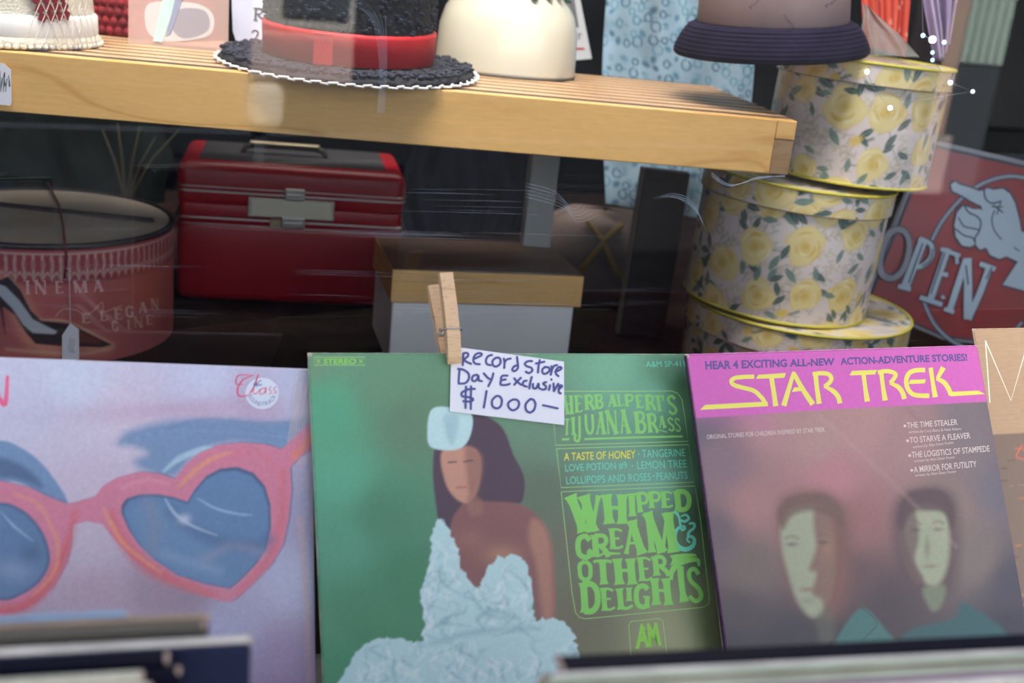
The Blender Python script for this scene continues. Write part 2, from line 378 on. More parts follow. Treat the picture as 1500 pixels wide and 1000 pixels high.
# ------------------------------------------------------------------ setting: building front, room, street
m_plaster = mat('painted_plaster', (0.30, 0.30, 0.30), 0.9, noise=(3, 0.12, (1, 1, 1)), bump=(60, 0.2))
m_dark = mat('dark_wall_paint', (0.004, 0.005, 0.009), 0.9, noise=(2.5, 0.5, (1, 1, 1)))
m_dkfloor = mat('display_floor_carpet', (0.026, 0.015, 0.014), 0.9, noise=(22, 0.45, (1, 1, 1)), bump=(400, 0.5))
m_pave = mat('concrete_paving', (0.10, 0.10, 0.10), 0.85, noise=(5, 0.2, (1, 1, 1)), bump=(80, 0.3))
m_asph = mat('asphalt', (0.022, 0.023, 0.026), 0.9, noise=(30, 0.3, (1, 1, 1)), bump=(200, 0.5))
GM = GLASS.mat()
def gbox(name, a, b, m, kind='structure', bev=0.0): return MB().box(a, b, bev).build(name, m, M=GM, kind=kind)
wf = MB(); wf.box((-4, 0.0, 0), (5, 0.14, 0.80)); wf.box((-4, 0.0, 2.5), (5, 0.14, 5.2)); wf.box((-4, 0, 0.8), (-1.9, 0.14, 2.5)); wf.box((3.1, 0, 0.8), (5, 0.14, 2.5))
wf.build('wall_front', m_plaster, M=GM, kind='structure')
gbox('wall_back', (-4, 2.6, 0), (5, 2.7, 3.0), m_dark)
gbox('wall_left', (-4.1, 0.14, 0), (-4.0, 2.7, 3.0), m_dark); gbox('wall_right', (5.0, 0.14, 0), (5.1, 2.7, 3.0), m_dark)
gbox('ceiling', (-4.1, 0.0, 3.0), (5.1, 2.8, 3.1), mat('ceiling_paint', (0.5, 0.5, 0.5), 0.9))
gbox('floor', (-4.1, 0.14, -0.05), (5.1, 2.7, 0.0), m_dkfloor)
o = gbox('display_platform', (-1.88, 0.145, 0.002), (3.08, 1.75, FLOOR_Z), m_dkfloor, kind=None); tag(o, 'dark brown raised display platform inside the shop window', 'platform')
gbox('trim_1', (-1.9, -0.03, 0.80), (3.1, 0.14, 0.84), mat('window_frame_paint', (0.08, 0.08, 0.09), 0.5))
sw = MB().box((-30, -3.2, -0.06), (30, 0.0, 0.0)).build('floor', m_pave, M=GM, kind='structure')
MB().box((-30, -9.2, -0.2), (30, -3.2, -0.12)).build('floor', m_asph, M=GM, kind='structure')
MB().box((-30, -14, -0.06), (30, -9.2, -0.1)).build('floor', m_asph, M=GM, kind='structure')
# the far side of the street, seen only as reflections in the glass
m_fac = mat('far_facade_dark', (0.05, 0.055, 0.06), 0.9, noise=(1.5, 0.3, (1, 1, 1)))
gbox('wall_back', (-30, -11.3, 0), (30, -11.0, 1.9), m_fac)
gbox('wall_back', (-30, -11.35, 1.9), (30, -11.0, 8.0), mat('far_facade_bounce', (0.50, 0.56, 0.66), 0.9, noise=(1.5, 0.15, (1, 1, 1))))  # unseen pale upper facade, shaped to bounce sunlight into the window

# ------------------------------------------------------------------ the window pane: reflects, lets through, carries wipe streaks and scratches
def glass_mat():
    m = bpy.data.materials.new('window_glass'); m.use_nodes = True; n = m.node_tree; n.nodes.clear()
    out = n.nodes.new('ShaderNodeOutputMaterial'); tr = n.nodes.new('ShaderNodeBsdfTransparent'); gl = n.nodes.new('ShaderNodeBsdfGlossy'); gl.inputs['Roughness'].default_value = 0.0
    tr.inputs[0].default_value = (0.93, 0.95, 0.96, 1)
    fr = n.nodes.new('ShaderNodeFresnel'); fr.inputs[0].default_value = 1.5; mu = n.nodes.new('ShaderNodeMath'); mu.operation = 'MULTIPLY'; mu.inputs[1].default_value = 1.9; mu.use_clamp = True
    n.links.new(fr.outputs[0], mu.inputs[0]); m1 = n.nodes.new('ShaderNodeMixShader')
    n.links.new(mu.outputs[0], m1.inputs[0]); n.links.new(tr.outputs[0], m1.inputs[1]); n.links.new(gl.outputs[0], m1.inputs[2])
    # dried wipe streaks: fine lines running along the glass, thin diffuse film
    tc = n.nodes.new('ShaderNodeTexCoord'); mp = n.nodes.new('ShaderNodeMapping'); mp.inputs['Scale'].default_value = (2.2, 1, 330); mp.inputs['Rotation'].default_value = (0, math.radians(2.0), 0)
    nz = n.nodes.new('ShaderNodeTexNoise'); nz.inputs['Scale'].default_value = 1.0; nz.inputs['Detail'].default_value = 2
    n.links.new(tc.outputs['Object'], mp.inputs[0]); n.links.new(mp.outputs[0], nz.inputs[0])
    r1 = n.nodes.new('ShaderNodeMapRange'); r1.inputs[1].default_value = 0.52; r1.inputs[2].default_value = 0.75; n.links.new(nz.outputs[0], r1.inputs[0])
    n2 = n.nodes.new('ShaderNodeTexNoise'); n2.inputs['Scale'].default_value = 3.2; n2.inputs['Detail'].default_value = 2; n.links.new(tc.outputs['Object'], n2.inputs[0])
    r2 = n.nodes.new('ShaderNodeMapRange'); r2.inputs[1].default_value = 0.42; r2.inputs[2].default_value = 0.62; n.links.new(n2.outputs[0], r2.inputs[0])
    sp = n.nodes.new('ShaderNodeSeparateXYZ'); n.links.new(tc.outputs['Object'], sp.inputs[0])
    r3 = n.nodes.new('ShaderNodeMapRange'); r3.inputs[1].default_value = 1.36; r3.inputs[2].default_value = 1.30; n.links.new(sp.outputs[2], r3.inputs[0])
    p1 = n.nodes.new('ShaderNodeMath'); p1.operation = 'MULTIPLY'; p2 = n.nodes.new('ShaderNodeMath'); p2.operation = 'MULTIPLY'; p3 = n.nodes.new('ShaderNodeMath'); p3.operation = 'MULTIPLY_ADD'; p3.inputs[1].default_value = 0.04; p3.inputs[2].default_value = 0.0015
    n.links.new(r1.outputs[0], p1.inputs[0]); n.links.new(r2.outputs[0], p1.inputs[1]); n.links.new(p1.outputs[0], p2.inputs[0]); n.links.new(r3.outputs[0], p2.inputs[1]); n.links.new(p2.outputs[0], p3.inputs[0])
    df = n.nodes.new('ShaderNodeBsdfDiffuse'); df.inputs[0].default_value = (0.8, 0.85, 0.95, 1)
    m2 = n.nodes.new('ShaderNodeMixShader'); n.links.new(p3.outputs[0], m2.inputs[0]); n.links.new(m1.outputs[0], m2.inputs[1]); n.links.new(df.outputs[0], m2.inputs[2]); n.links.new(m2.outputs[0], out.inputs[0])
    return m
o = link('window_1', [(-1.9, 0.0, 0.84), (3.1, 0.0, 0.84), (3.1, 0.0, 2.5), (-1.9, 0.0, 2.5)], [(0, 1, 2, 3)], glass_mat(), M=GM, kind='structure')
# scratches in the pane
sk = Ink(GLASS, -0.0006)
for k in range(8): sk.stroke([(955+k*3.2, 291-k*0.9+(k % 3)*1.5), (985+k*2.2, 283+k*1.6), (1008+k*1.8, 290+k*3.1-(k % 2)*2), (1024+k*1.4, 308+k*4.2)], [0.1, 0.35, 0.45, 0.1], cap=False)
rs = random.Random(21)
for k in range(46):
    y = [rs.gauss(338, 5), rs.gauss(440, 8), rs.gauss(288, 10), rs.gauss(402, 4)][k % 4]; x = 420+rs.random()*330; L_ = 60+rs.random()*170
    sk.stroke([(x, y), (x+L_*.5, y+L_*.010), (x+L_, y+L_*.026)], [0.05, 0.28, 0.05], cap=False)
for k in range(14):
    y = 445+rs.random()*85; x = 10+rs.random()*190; sk.stroke([(x, y-60), (x+50, y-59), (x+110+rs.random()*40, y-57)], [0.05, 0.25, 0.05], cap=False)
for k in range(5): sk.stroke([(770, 268+k*5), (812+k*3, 280+k*6), (838+k*2, 305+k*5), (850+k*6, 300+k*4)], 0.5, cap=False)
for k in range(4): sk.stroke([(1042, 252+k*2), (1070, 270+k), (1110, 262-k), (1150, 256+k)], 0.6, cap=False)
for k in range(6): sk.stroke([(520+k*9, 8+k*3), (545+k*4, 30+k*3), (556+k*2, 90), (553+k*2, 165)], 0.5, cap=False)
m_scr = mat('scratch_haze', (0.45, 0.52, 0.62), 0.6, trans=0.55)
sk.build('scratches', m_scr, bpy.data.objects['window_1'])

# ------------------------------------------------------------------ record sleeves leaning on the window
m_print = mat('printed_card', None, 0.5, attr=True, bump=(900, 0.08), coat=0.12)
m_printg = mat('printed_card_glossy', None, 0.42, attr=True, bump=(500, 0.10), coat=0.35)
m_card = mat('worn_white_card', alb(205, 205, 205), 0.8, noise=(60, 0.15, (1, 1, 1)))
def ink_mat(name, r, g, b): return mat('ink_'+name, alb(r, g, b), 0.6)
def sleeve(name, label, pos, ang, W, art, N=380, spine=None, m=None, th=0.0032, group=None, edge=None):
    fr = Frame(pos, *ang); t = thing(name, label, 'record', fr, group='record sleeves leaning on the window')
    MB().box((-W/2+0.0002, 0.0001, 0.0002), (W/2-0.0002, th, W-0.0002), 0.0009, 1).build('sleeve_back', edge or m_card, t)
    u = np.linspace(-W/2, W/2, N); X, Z = np.meshgrid(u, u+W/2)
    # soft card: faint warp, curled worn edges
    e = np.minimum(np.minimum(X+W/2, W/2-X), np.minimum(Z, W-Z)); Yl = 0.0009*np.exp(-e/0.0006)
    V = np.stack([X.ravel(), Yl.ravel(), Z.ravel()], 1); px, py = proj(fr.world(V))
    P = Paint(px, py); art(P)
    # worn rim where the print has rubbed off
    ed = e.ravel(); nn = vnoise(V[:, 0]*1000, V[:, 2]*1000, 5, 5)
    P.mix(np.clip((0.0016*nn-0.0004-ed)/0.0006, 0, 1)*0.6, alb(185, 180, 185))
    cd_ = np.minimum(np.hypot(V[:, 0]+W/2, V[:, 2]-W), np.hypot(V[:, 0]-W/2, V[:, 2]-W)); P.mix(np.clip((0.0035*(0.5+nn)-cd_)/0.001, 0, 1), alb(190, 180, 172))
    fast_mesh('front_cover', V, grid_faces(N, N), m or m_print, t, True, P.C)
    if spine: MB().box((-W/2-0.0006, 0.0002, 0.001), (-W/2+0.0012, th+0.0002, W-0.001), 0.0006, 1).build('spine', spine, t)
    return t, fr

# --- left: pale sleeve with tinted sunglasses
def S1(x, y): return (x/2.942, 500+y/2.942)
def S2(x, y): return (x/3.0, 780+y/3.0)
def art_glasses(P):
    c = lambda *a: np.array(alb(*a))
    P.field([(-100, 540, c(186, 196, 232)), (100, 560, c(184, 196, 232)), (300, 560, c(182, 190, 230)), (440, 570, c(176, 184, 226)), (100, 640, c(186, 182, 216)), (180, 620, c(192, 184, 218)), (130, 700, c(188, 178, 212)), (60, 600, c(180, 184, 222)),
             (130, 800, c(182, 172, 204)), (140, 870, c(170, 150, 178)), (240, 870, c(150, 128, 156)), (270, 870, c(140, 122, 152)), (330, 920, c(158, 160, 205)), (430, 850, c(166, 172, 214)), (430, 950, c(150, 138, 178)), (420, 1050, c(130, 110, 150)), (250, 950, c(160, 150, 190)),
             (50, 960, c(165, 150, 185)), (-150, 800, c(180, 170, 205)), (445, 760, c(150, 150, 190)), (300, 610, c(180, 170, 208)), (380, 600, c(172, 160, 200))], 60)
    blue = c(96, 132, 182); dk = c(60, 84, 130)
    P.blob(250, 600, 150, 14, c(176, 150, 190), 0.6, -0.05)
    P.poly([(172, 650), (190, 630), (250, 616), (330, 613), (400, 618), (457, 612), (457, 655), (415, 658), (345, 648), (290, 662), (256, 697), (215, 690), (196, 676), (215, 664), (196, 654)], blue, 9, 0.9, True)
    for k in range(8): P.line([(180+k*9, 650-k*3), (240+k*8, 632-k*2.5), (330+k*6, 630-k*1.5), (430, 640-k*3)], 3, c(78, 108, 160) if k % 2 else c(130, 160, 205), 3, 0.5)
    P.poly([(-60, 646), (0, 645), (20, 650), (50, 668), (75, 695), (99, 735), (68, 726), (20, 705), (-60, 704)], blue, 1.6, 0.95, True)
    P.poly([(-40, 668), (10, 672), (45, 690), (62, 715), (20, 700), (-40, 700)], dk, 6, 0.8, True)
    P.line([(240, 690), (262, 672), (295, 658), (310, 655)], [3, 9, 8, 2], c(160, 195, 228), 2, 0.8)
    for k in range(26):  # crayon hair strokes at the right edge
        x = 424+k*1.3; P.line([(x+8, 545+k % 5*7), (x+4, 600), (x-3+k*0.2, 650+k % 7*6)], 1.1, [c(196, 176, 190), c(220, 170, 150), c(120, 140, 180)][k % 3], 0.8, 0.5)
    P.line([(440, 760), (447, 850), (452, 950), (456, 1040)], 7, c(190, 160, 160), 5, 0.6)
    # rose pink frame
    out = [(139, 727), (150, 712), (170, 700), (204, 691), (231, 693), (256, 701), (272, 680), (292, 663), (323, 651), (357, 648), (391, 651), (413, 658), (428, 643), (458, 614), (458, 656), (438, 670), (425, 685), (427, 717), (423, 758), (415, 797), (397, 828), (367, 858), (342, 880), (327, 881), (287, 867), (233, 845), (193, 817), (170, 793), (150, 768), (126, 763), (104, 769), (103, 800), (97, 825), (77, 860), (50, 884), (20, 899), (-20, 905), (-90, 860), (-150, 760), (-120, 700), (-60, 698), (0, 704), (44, 714), (68, 726), (99, 738), (115, 734)]
    P.poly([(x+2.5, y-1) for x, y in out], dk, 2, 0.7)
    P.poly(out, c(196, 118, 152), 1.2)
    red = c(200, 78, 84); org = c(226, 150, 116)
    P.line([(110, 750), (98, 800), (70, 855), (30, 890), (-40, 895)], [2, 12, 16, 16, 10], red, 7, 0.75)
    P.line([(165, 750), (175, 785), (215, 830), (270, 857), (315, 872)], [4, 16, 18, 14, 6], red, 7, 0.65)
    P.line([(415, 690), (412, 760), (395, 815), (350, 868)], [4, 10, 9, 6], red, 6, 0.45)
    P.line([(262, 712), (285, 690), (310, 672), (340, 662)], [3, 7, 6, 2], org, 3, 0.8)
    P.line([(152, 745), (162, 765), (185, 800), (235, 838)], [2, 6, 5, 2], org, 3, 0.8)
    P.line([(20, 722), (55, 738), (72, 765), (85, 800), (78, 840), (50, 870)], [2, 4, 4, 5, 5, 2], org, 3, 0.7)
    P.line([(432, 668), (455, 640)], 9, c(224, 130, 100), 5, 0.8)
    P.line([(180, 714), (215, 702), (245, 708)], 5, c(206, 140, 172), 3, 0.7); P.line([(340, 662), (380, 664), (405, 690), (412, 740)], 6, c(200, 110, 140), 4, 0.6)
    inner = [(178, 752), (178, 740), (185, 730), (204, 724), (231, 723.5), (255, 728), (274.5, 734.5), (284, 718), (302, 697), (323, 686), (347, 683.5), (371, 692), (388, 711), (396, 738), (397, 772), (389, 805), (375, 826), (354, 848), (337, 862), (300, 855), (260, 842), (227, 820), (203, 797), (188, 775)]
    P.poly(inner, dk, 1.4); P.poly([(274+(x-274)*.965+1, 775+(y-775)*.965+2) for x, y in inner], c(86, 124, 176), 3)
    P.poly([(190, 790-40), (215, 735), (250, 745), (300, 800), (330, 850), (260, 838), (205, 795)], c(98, 134, 182), 10, 0.6)
    P.line([(215, 735), (228, 770), (222, 805)], 20, c(120, 130, 165), 9, 0.5); P.line([(250, 750), (300, 785), (370, 800), (392, 790)], 18, c(70, 100, 150), 8, 0.7)
    P.line([(242, 730), (256, 752), (282, 770), (318, 784)], [1.5, 5, 4, 1], c(160, 185, 225), 1.5, 0.85); P.line([(290, 730), (315, 744), (345, 752), (368, 754)], [1.5, 3.5, 3, 1], c(150, 180, 222), 1.5, 0.8)
    P.blob(270, 760, 9, 7, c(180, 190, 228), 0.9); P.line([(300, 820), (340, 800), (385, 810)], 12, c(140, 145, 180), 8, 0.45); P.line([(240, 812), (275, 822), (320, 835)], 14, c(120, 150, 195), 6, 0.5)
    il = [(-80, 738), (0, 736), (20, 740), (44, 755), (64, 782), (73, 812), (70, 833), (57, 853), (33, 870), (0, 879), (-60, 860), (-110, 800)]
    P.poly(il, dk, 1.4, 1, True); P.poly([(-8+(x+8)*.95, 808+(y-808)*.95) for x, y in il], c(84, 118, 168), 4, 1, True)
    P.line([(2, 750), (20, 770), (48, 792)], [1, 3, 1.5], c(150, 180, 225), 1.2, 0.8); P.blob(20, 835, 30, 18, c(140, 160, 205), 0.5); P.blob(45, 810, 16, 16, c(58, 88, 130), 0.7)
    g = vnoise(P.X, P.Y, 2.2, 3)*0.6+vnoise(P.X, P.Y, 4.5, 8)*0.4; P.C *= (0.90+0.2*g)[:, None]
t1, f1 = sleeve('record_sleeve', 'pale lilac record sleeve printed with pink-framed blue-lensed sunglasses, leaning leftmost on the window', (-0.2370, 0.5625, 0.9535), (27.1, -31.4, 5.5), 0.315, art_glasses, 420, m=m_printg, edge=mat('edge_lilac_card', alb(186, 190, 225), 0.7))
k = Ink(f1, -0.00006)
k.stroke([(-28, 592), (-18, 548), (0, 585), (8, 590), (11, 552)], [6, 6, 7, 7, 5]); k.build('lettering', ink_mat('pink', 226, 100, 150), t1)
st = Ink(f1, -0.00015); st.poly([(384+24.5*math.cos(a), 576+23*math.sin(a)) for a in np.linspace(0, 2*math.pi, 40)[:-1]]); o = st.build('round_sticker', ink_mat('sticker', 200, 212, 245), t1)
tx = Ink(f1, -0.00025); tx.stroke([(368, 549), (349, 550), (346, 562), (356, 563)], [1, 2, 2, 1]); tx.stroke([(372, 549), (356, 556), (348, 570), (351, 580), (364, 578), (372, 568)], [1, 2.5, 2.8, 2.6, 1.4, 0.8])
tx.stroke([(366, 575), (374, 562), (379, 548), (375, 556), (371, 574), (376, 576), (381, 570)], 1.3); tx.stroke([(389, 568), (382, 570), (381, 577), (387, 575), (390, 567), (389, 576)], 1.3); tx.stroke([(397, 566), (394, 570), (398, 574), (394, 577)], 1.2); tx.stroke([(404, 566), (401, 570), (405, 574), (401, 576)], 1.2)
tx.build('lettering', ink_mat('script_red', 205, 90, 130), t1)
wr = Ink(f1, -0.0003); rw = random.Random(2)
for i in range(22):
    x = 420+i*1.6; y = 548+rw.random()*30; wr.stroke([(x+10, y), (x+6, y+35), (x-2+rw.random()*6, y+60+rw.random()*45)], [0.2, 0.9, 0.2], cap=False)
wr.build('wrap_crease_glints', mat('wrap_glint', (0.75, 0.72, 0.74), 0.2, trans=0.45), t1)  # highlights on the creased wrap, drawn as pale strokes
tb = Ink(f1, -0.00025)
for i, ch in enumerate('SOUNDTRACK'):
    a = math.radians(168-i*15.5); b2 = math.radians(168-(i+0.85)*15.5)
    f = lambda a, r: (384+r*1.05*math.cos(a), 574+r*math.sin(a))
    textq(tb, ch, [f(a, 14.5), f(b2, 14.5), f(b2, 20.5), f(a, 20.5)])
textq(tb, 'MC', [(371, 561), (383, 556), (384, 564), (372, 568)], 0.02)
tb.build('lettering', ink_mat('sticker_blue', 95, 115, 165), t1)

# --- middle: green sleeve
def art_green(P):
    c = lambda *a: np.array(alb(*a))
    P.field([(460, 520, c(100, 140, 116)), (480, 600, c(78, 158, 130)), (500, 700, c(84, 162, 138)), (500, 800, c(80, 150, 128)), (560, 560, c(92, 138, 112)), (600, 620, c(90, 126, 104)), (560, 750, c(70, 130, 106)), (600, 850, c(62, 128, 98)), (530, 900, c(66, 132, 102)),
             (480, 950, c(74, 140, 112)), (760, 550, c(98, 148, 122)), (900, 545, c(108, 166, 146)), (980, 545, c(90, 140, 116)), (960, 580, c(106, 168, 152)), (820, 640, c(98, 134, 116)), (800, 720, c(92, 110, 96)), (900, 700, c(104, 150, 138)), (960, 700, c(106, 158, 148)),
             (830, 800, c(102, 108, 92)), (930, 800, c(112, 120, 104)), (850, 900, c(104, 104, 84)), (980, 930, c(138, 144, 112)), (1030, 900, c(110, 126, 92)), (1015, 800, c(84, 110, 86)), (1000, 650, c(70, 116, 92)), (1000, 560, c(52, 96, 66)), (1035, 760, c(62, 92, 70)),  # dark greens at the right edge paint in the neighbouring sleeve's shadow
             (860, 1000, c(110, 110, 85)), (600, 1100, c(80, 120, 95)), (1000, 1060, c(120, 120, 95))], 55)
    skin, sk2 = c(186, 140, 126), c(128, 86, 88); hair = c(74, 56, 74); wh = c(178, 214, 232); wh2 = c(128, 172, 194)
    # a plain seated figure in a white gown, loosely painted
    P.poly([(640, 640), (660, 612), (700, 606), (735, 625), (752, 665), (768, 700), (764, 735), (742, 742), (735, 800), (700, 815), (650, 800), (640, 750), (634, 690)], hair, 2.5, 1, True)
    P.poly([(690, 735), (760, 738), (795, 765), (808, 800), (814, 860), (812, 912), (790, 925), (782, 880), (770, 850), (700, 860), (655, 830), (660, 770), (672, 745)], sk2, 3, 1, True)
    P.blob(690, 790, 22, 16, c(150, 108, 100), 0.6); P.blob(735, 812, 26, 14, c(176, 136, 112), 0.6)
    P.poly([(780, 760), (800, 775), (808, 820), (810, 900), (796, 905), (786, 830), (775, 790)], c(166, 122, 110), 7, 0.9, True)
    P.poly([(648, 660), (690, 655), (704, 675), (700, 715), (686, 736), (668, 730), (652, 705)], skin, 3, 1, True)
    P.poly([(682, 655), (706, 668), (702, 712), (690, 732), (684, 700)], c(140, 98, 92), 6, 0.8, True)
    P.poly([(683, 728), (704, 730), (706, 750), (690, 755)], c(150, 108, 98), 5, 0.6, True)
    P.line([(657, 677), (668, 676)], 2.6, hair, 1.2, 0.8); P.line([(680, 676), (692, 674)], 2.6, hair, 1.2, 0.8); P.line([(669, 714), (682, 713)], 3, c(160, 80, 88), 1.5, 0.7)
    P.poly([(632, 600), (655, 596), (690, 606), (688, 640), (670, 658), (632, 655), (626, 630)], wh, 1.8, 1, True)
    P.poly([(650, 610), (672, 612), (664, 650), (655, 640)], wh2, 5, 0.5, True)
    dress = smooth_pts([(646, 760), (664, 785), (676, 830), (700, 862), (712, 835), (735, 815), (765, 818), (778, 850), (782, 905), (812, 905), (838, 925), (850, 970), (870, 1040), (700, 1110), (500, 1040), (510, 975), (535, 942), (575, 934), (612, 940), (622, 915), (616, 870), (628, 830), (632, 785)], True, 8)
    jag = np.array([[1, 1]])*0; r = np.random.default_rng(4); dress = dress+r.normal(size=dress.shape)*1.6
    P.poly(dress, wh, 1.8, 1)
    msk = np.clip(0.5-poly_sd(P.X, P.Y, dress)/4, 0, 1); C0 = P.C.copy()
    for i in range(230):
        x, y = (645+r.normal()*16, 790+r.random()*140) if i < 60 else ((740+r.normal()*22, 825+r.random()*90) if i < 110 else (520+r.random()*330, 935+r.random()*75))
        P.line([(x, y), (x+r.normal()*9, y+6+r.random()*8), (x+r.normal()*12, y+14+r.random()*14)], [1, 3+4*r.random(), 1], [wh2, c(150, 190, 208), c(206, 232, 246), c(216, 240, 250)][int(r.random()*4)], 2.4, 0.5)
    P.C[:] = C0*(1-msk[:, None])+P.C*msk[:, None]
    P.line([(622, 945), (700, 925), (790, 920)], [3, 8, 3], wh2, 5, 0.6); P.line([(690, 870), (715, 900), (760, 905)], [2, 7, 3], wh2, 4, 0.6)
    g = vnoise(P.X, P.Y, 2.5, 13); P.C *= (0.955+0.09*g)[:, None]
t2, f2 = sleeve('record_sleeve', 'green record sleeve with lime lettering and a figure in white, under the clothespin', (0.0579, 0.6873, 0.9494), (24.5, -32.05, 2.3), 0.315, art_green, 430, edge=mat('edge_green_card', alb(84, 120, 100), 0.7, noise=(200, 0.3, (1, 1, 1))))
lime = ink_mat('lime', 128, 204, 108); lime2 = ink_mat('pale_lime', 150, 205, 128); aqua = ink_mat('aqua', 104, 208, 190)
k = Ink(f2, -0.00006); O = (820, 710)
S = 6.522
word(k, [('W', (85, 385, 100, 172, 372, 448)), ('H', (395, 645, 90, 432, 640, 372)), ('I', (640, 730, 80, 660, 730, 300)), ('P', (720, 850, 72, 745, 860, 262)), ('P', (838, 968, 66, 855, 968, 222)), ('E', (960, 1085, 60, 975, 1090, 218)), ('D', (1085, 1255, 55, 1105, 1258, 244)),
         ('C', (145, 310, 482, 150, 322, 698)), ('R', (295, 475, 475, 310, 480, 688)), ('E', (465, 605, 415, 480, 618, 612)), ('A', (590, 790, 340, 600, 830, 660)), ('M', (800, 1080, 262, 835, 1130, 645)),
         ('O', (165, 312, 722, 175, 315, 915)), ('T', (310, 500, 715, 345, 500, 950)), ('H', (505, 715, 703, 530, 735, 952)), ('E', (735, 880, 688, 760, 895, 918)), ('R', (875, 1020, 680, 890, 1060, 868))], S, O)
k.poly([(820+x/S, 710+y/S) for x, y in [(1050, 672), (1180, 655), (1290, 655), (1310, 684), (1240, 690), (1150, 715), (1050, 775), (1075, 715)]])
k.stroke([(820+x/S, 710+y/S) for x, y in [(360, 690), (430, 650), (500, 655), (575, 655)]], [1, 4, 4, 2])
O = (830, 800)
word(k, [('D', (120, 320, 345, 140, 325, 632)), ('E', (320, 455, 395, 335, 475, 614)), ('L', (470, 620, 400, 485, 650, 602)), ('I', (560, 630, 392, 565, 630, 522)), ('G', (635, 800, 368, 645, 800, 588)), ('H', (800, 985, 305, 820, 1015, 560)), ('S', (1130, 1275, 200, 1150, 1325, 535))], S, O)
k.stroke([(830+x/S, 800+y/S) for x, y in [(1085, 190), (1095, 330), (1110, 450), (1125, 530)]], [10, 9, 9, 15], cap=False)
k.stroke([(830+x/S, 800+y/S) for x, y in [(1000, 320), (1005, 240), (1060, 170), (1150, 135), (1250, 130), (1262, 190)]], [4, 8, 9, 8, 6, 3], cap=False)
k.build('lettering', lime, t2)
k = Ink(f2, -0.00006); O = (820, 710); q = lambda *a: [(820+x/S, 710+y/S) for x, y in a]
k.stroke(q((1075, 265), (1110, 265), (1140, 310), (1150, 370), (1165, 430), (1195, 415), (1180, 395)), [3, 5, 3.5, 3.5, 3, 4, 4]); k.stroke(q((1150, 335), (1195, 348), (1232, 320), (1205, 285), (1160, 300)), [3, 4, 4, 3, 2])
k.stroke(q((1150, 395), (1105, 450), (1098, 530), (1140, 595), (1210, 615), (1272, 580), (1285, 520), (1245, 490), (1215, 520), (1240, 548)), [3, 6, 7, 7, 7, 6, 5, 4, 3, 3]); k.stroke(q((1225, 490), (1235, 450), (1282, 410), (1282, 370), (1245, 368)), [4, 4, 4, 4, 4])
k.build('lettering', aqua, t2)
k = Ink(f2, -0.00006); S = 7.5; O = (810, 560)
word(k, [('H', (100, 222, 140, 150, 222, 350)), ('E', (232, 330, 138, 245, 335, 332)), ('R', (340, 445, 135, 350, 460, 302)), ('B', (450, 555, 132, 465, 558, 286)), ('A', (598, 700, 135, 600, 705, 266)), ('L', (700, 775, 132, 715, 788, 262)), ('P', (780, 890, 132, 795, 880, 266)), ('E', (895, 1000, 135, 920, 1010, 282)), ('R', (1005, 1105, 135, 1018, 1135, 304)), ('T', (1095, 1200, 140, 1130, 1220, 318)), ("'", (1195, 1225, 140, 1195, 1225, 200)), ('S', (1235, 1350, 140, 1262, 1378, 352)),
         ('T', (125, 190, 395, 120, 180, 580)), ('I', (195, 245, 380, 205, 250, 578)), ('J', (245, 320, 368, 215, 345, 655)), ('U', (335, 455, 350, 350, 465, 572)), ('A', (480, 570, 320, 465, 585, 572)), ('N', (570, 700, 305, 590, 720, 568)), ('A', (715, 820, 295, 735, 860, 562)), ('B', (885, 1020, 318, 910, 1030, 556)), ('R', (1022, 1140, 340, 1045, 1160, 552)), ('A', (1150, 1235, 368, 1160, 1245, 500)), ('S', (1245, 1325, 385, 1265, 1345, 535)), ('S', (1325, 1395, 390, 1345, 1412, 542))], S, O)
k.stroke([(823, 643.5), (834, 643)], 3.4, cap=False); k.stroke([(856, 643), (930, 640.5), (1000, 639)], 3.2, cap=False, smooth=False); k.stroke([(1160/S+810, 520/S+560), (1250/S+810, 545/S+560)], 1.6)
k.build('lettering', ink_mat('lime_b', 128, 198, 120), t2)
def frame_line(k, P, w=1.1): k = Ink(f2, -0.00006); k.stroke(P, w, smooth=False, cap=False, closed=True); k.build('border_line', lime2, t2)
frame_line(k, [(808, 573), (984, 572.5), (993, 576), (999, 585), (1003, 610), (1008, 646), (814, 652)])
frame_line(k, [(815, 657), (1009, 651), (1016, 706), (822, 714)])
frame_line(k, [(822, 720), (1018, 711.5), (1026, 760), (1039, 876), (1038, 884), (1030, 889), (858, 906), (849, 904), (843, 897), (838, 868)])
frame_line(k, [(921, 916), (924, 910), (966, 905.5), (971, 909), (976, 950), (978, 975), (926, 980)])
frame_line(k, [(461, 523), (535, 523), (534.5, 534.5), (460, 534.5)], 0.9)
k = Ink(f2, -0.00006); textq(k, 'STEREO', [(474, 525), (522, 525), (521.5, 533), (473.5, 533)], 0.02)
for x in (464, 526): k.stroke([(x, 526), (x+5, 531.5)], 1.2); k.stroke([(x, 531.5), (x+5, 526)], 1.2)
textq(k, 'AM', [(932, 914), (962, 911), (969, 945), (931, 950)], 0.045); textq(k, '&', [(941, 917), (946, 916.5), (947, 922), (942, 922.5)])
k.build('lettering', ink_mat('bright_lime', 136, 206, 84), t2)
k = Ink(f2, -0.00006); textq(k, 'A TASTE OF HONEY', [(826, 663), (931, 659), (931, 671), (826, 674.5)], 0.01); k.build('lettering', ink_mat('yellow', 214, 214, 70), t2)
k = Ink(f2, -0.00006)
textq(k, 'TANGERINE', [(940, 658.5), (1003, 657), (1004, 668), (941, 670)], 0.0); textq(k, 'LOVE POTION #9', [(827.5, 680), (918, 676), (919, 687), (828.5, 691.5)]); textq(k, 'LEMON TREE', [(933, 675.5), (1005, 673), (1006.5, 684.5), (934, 687)])
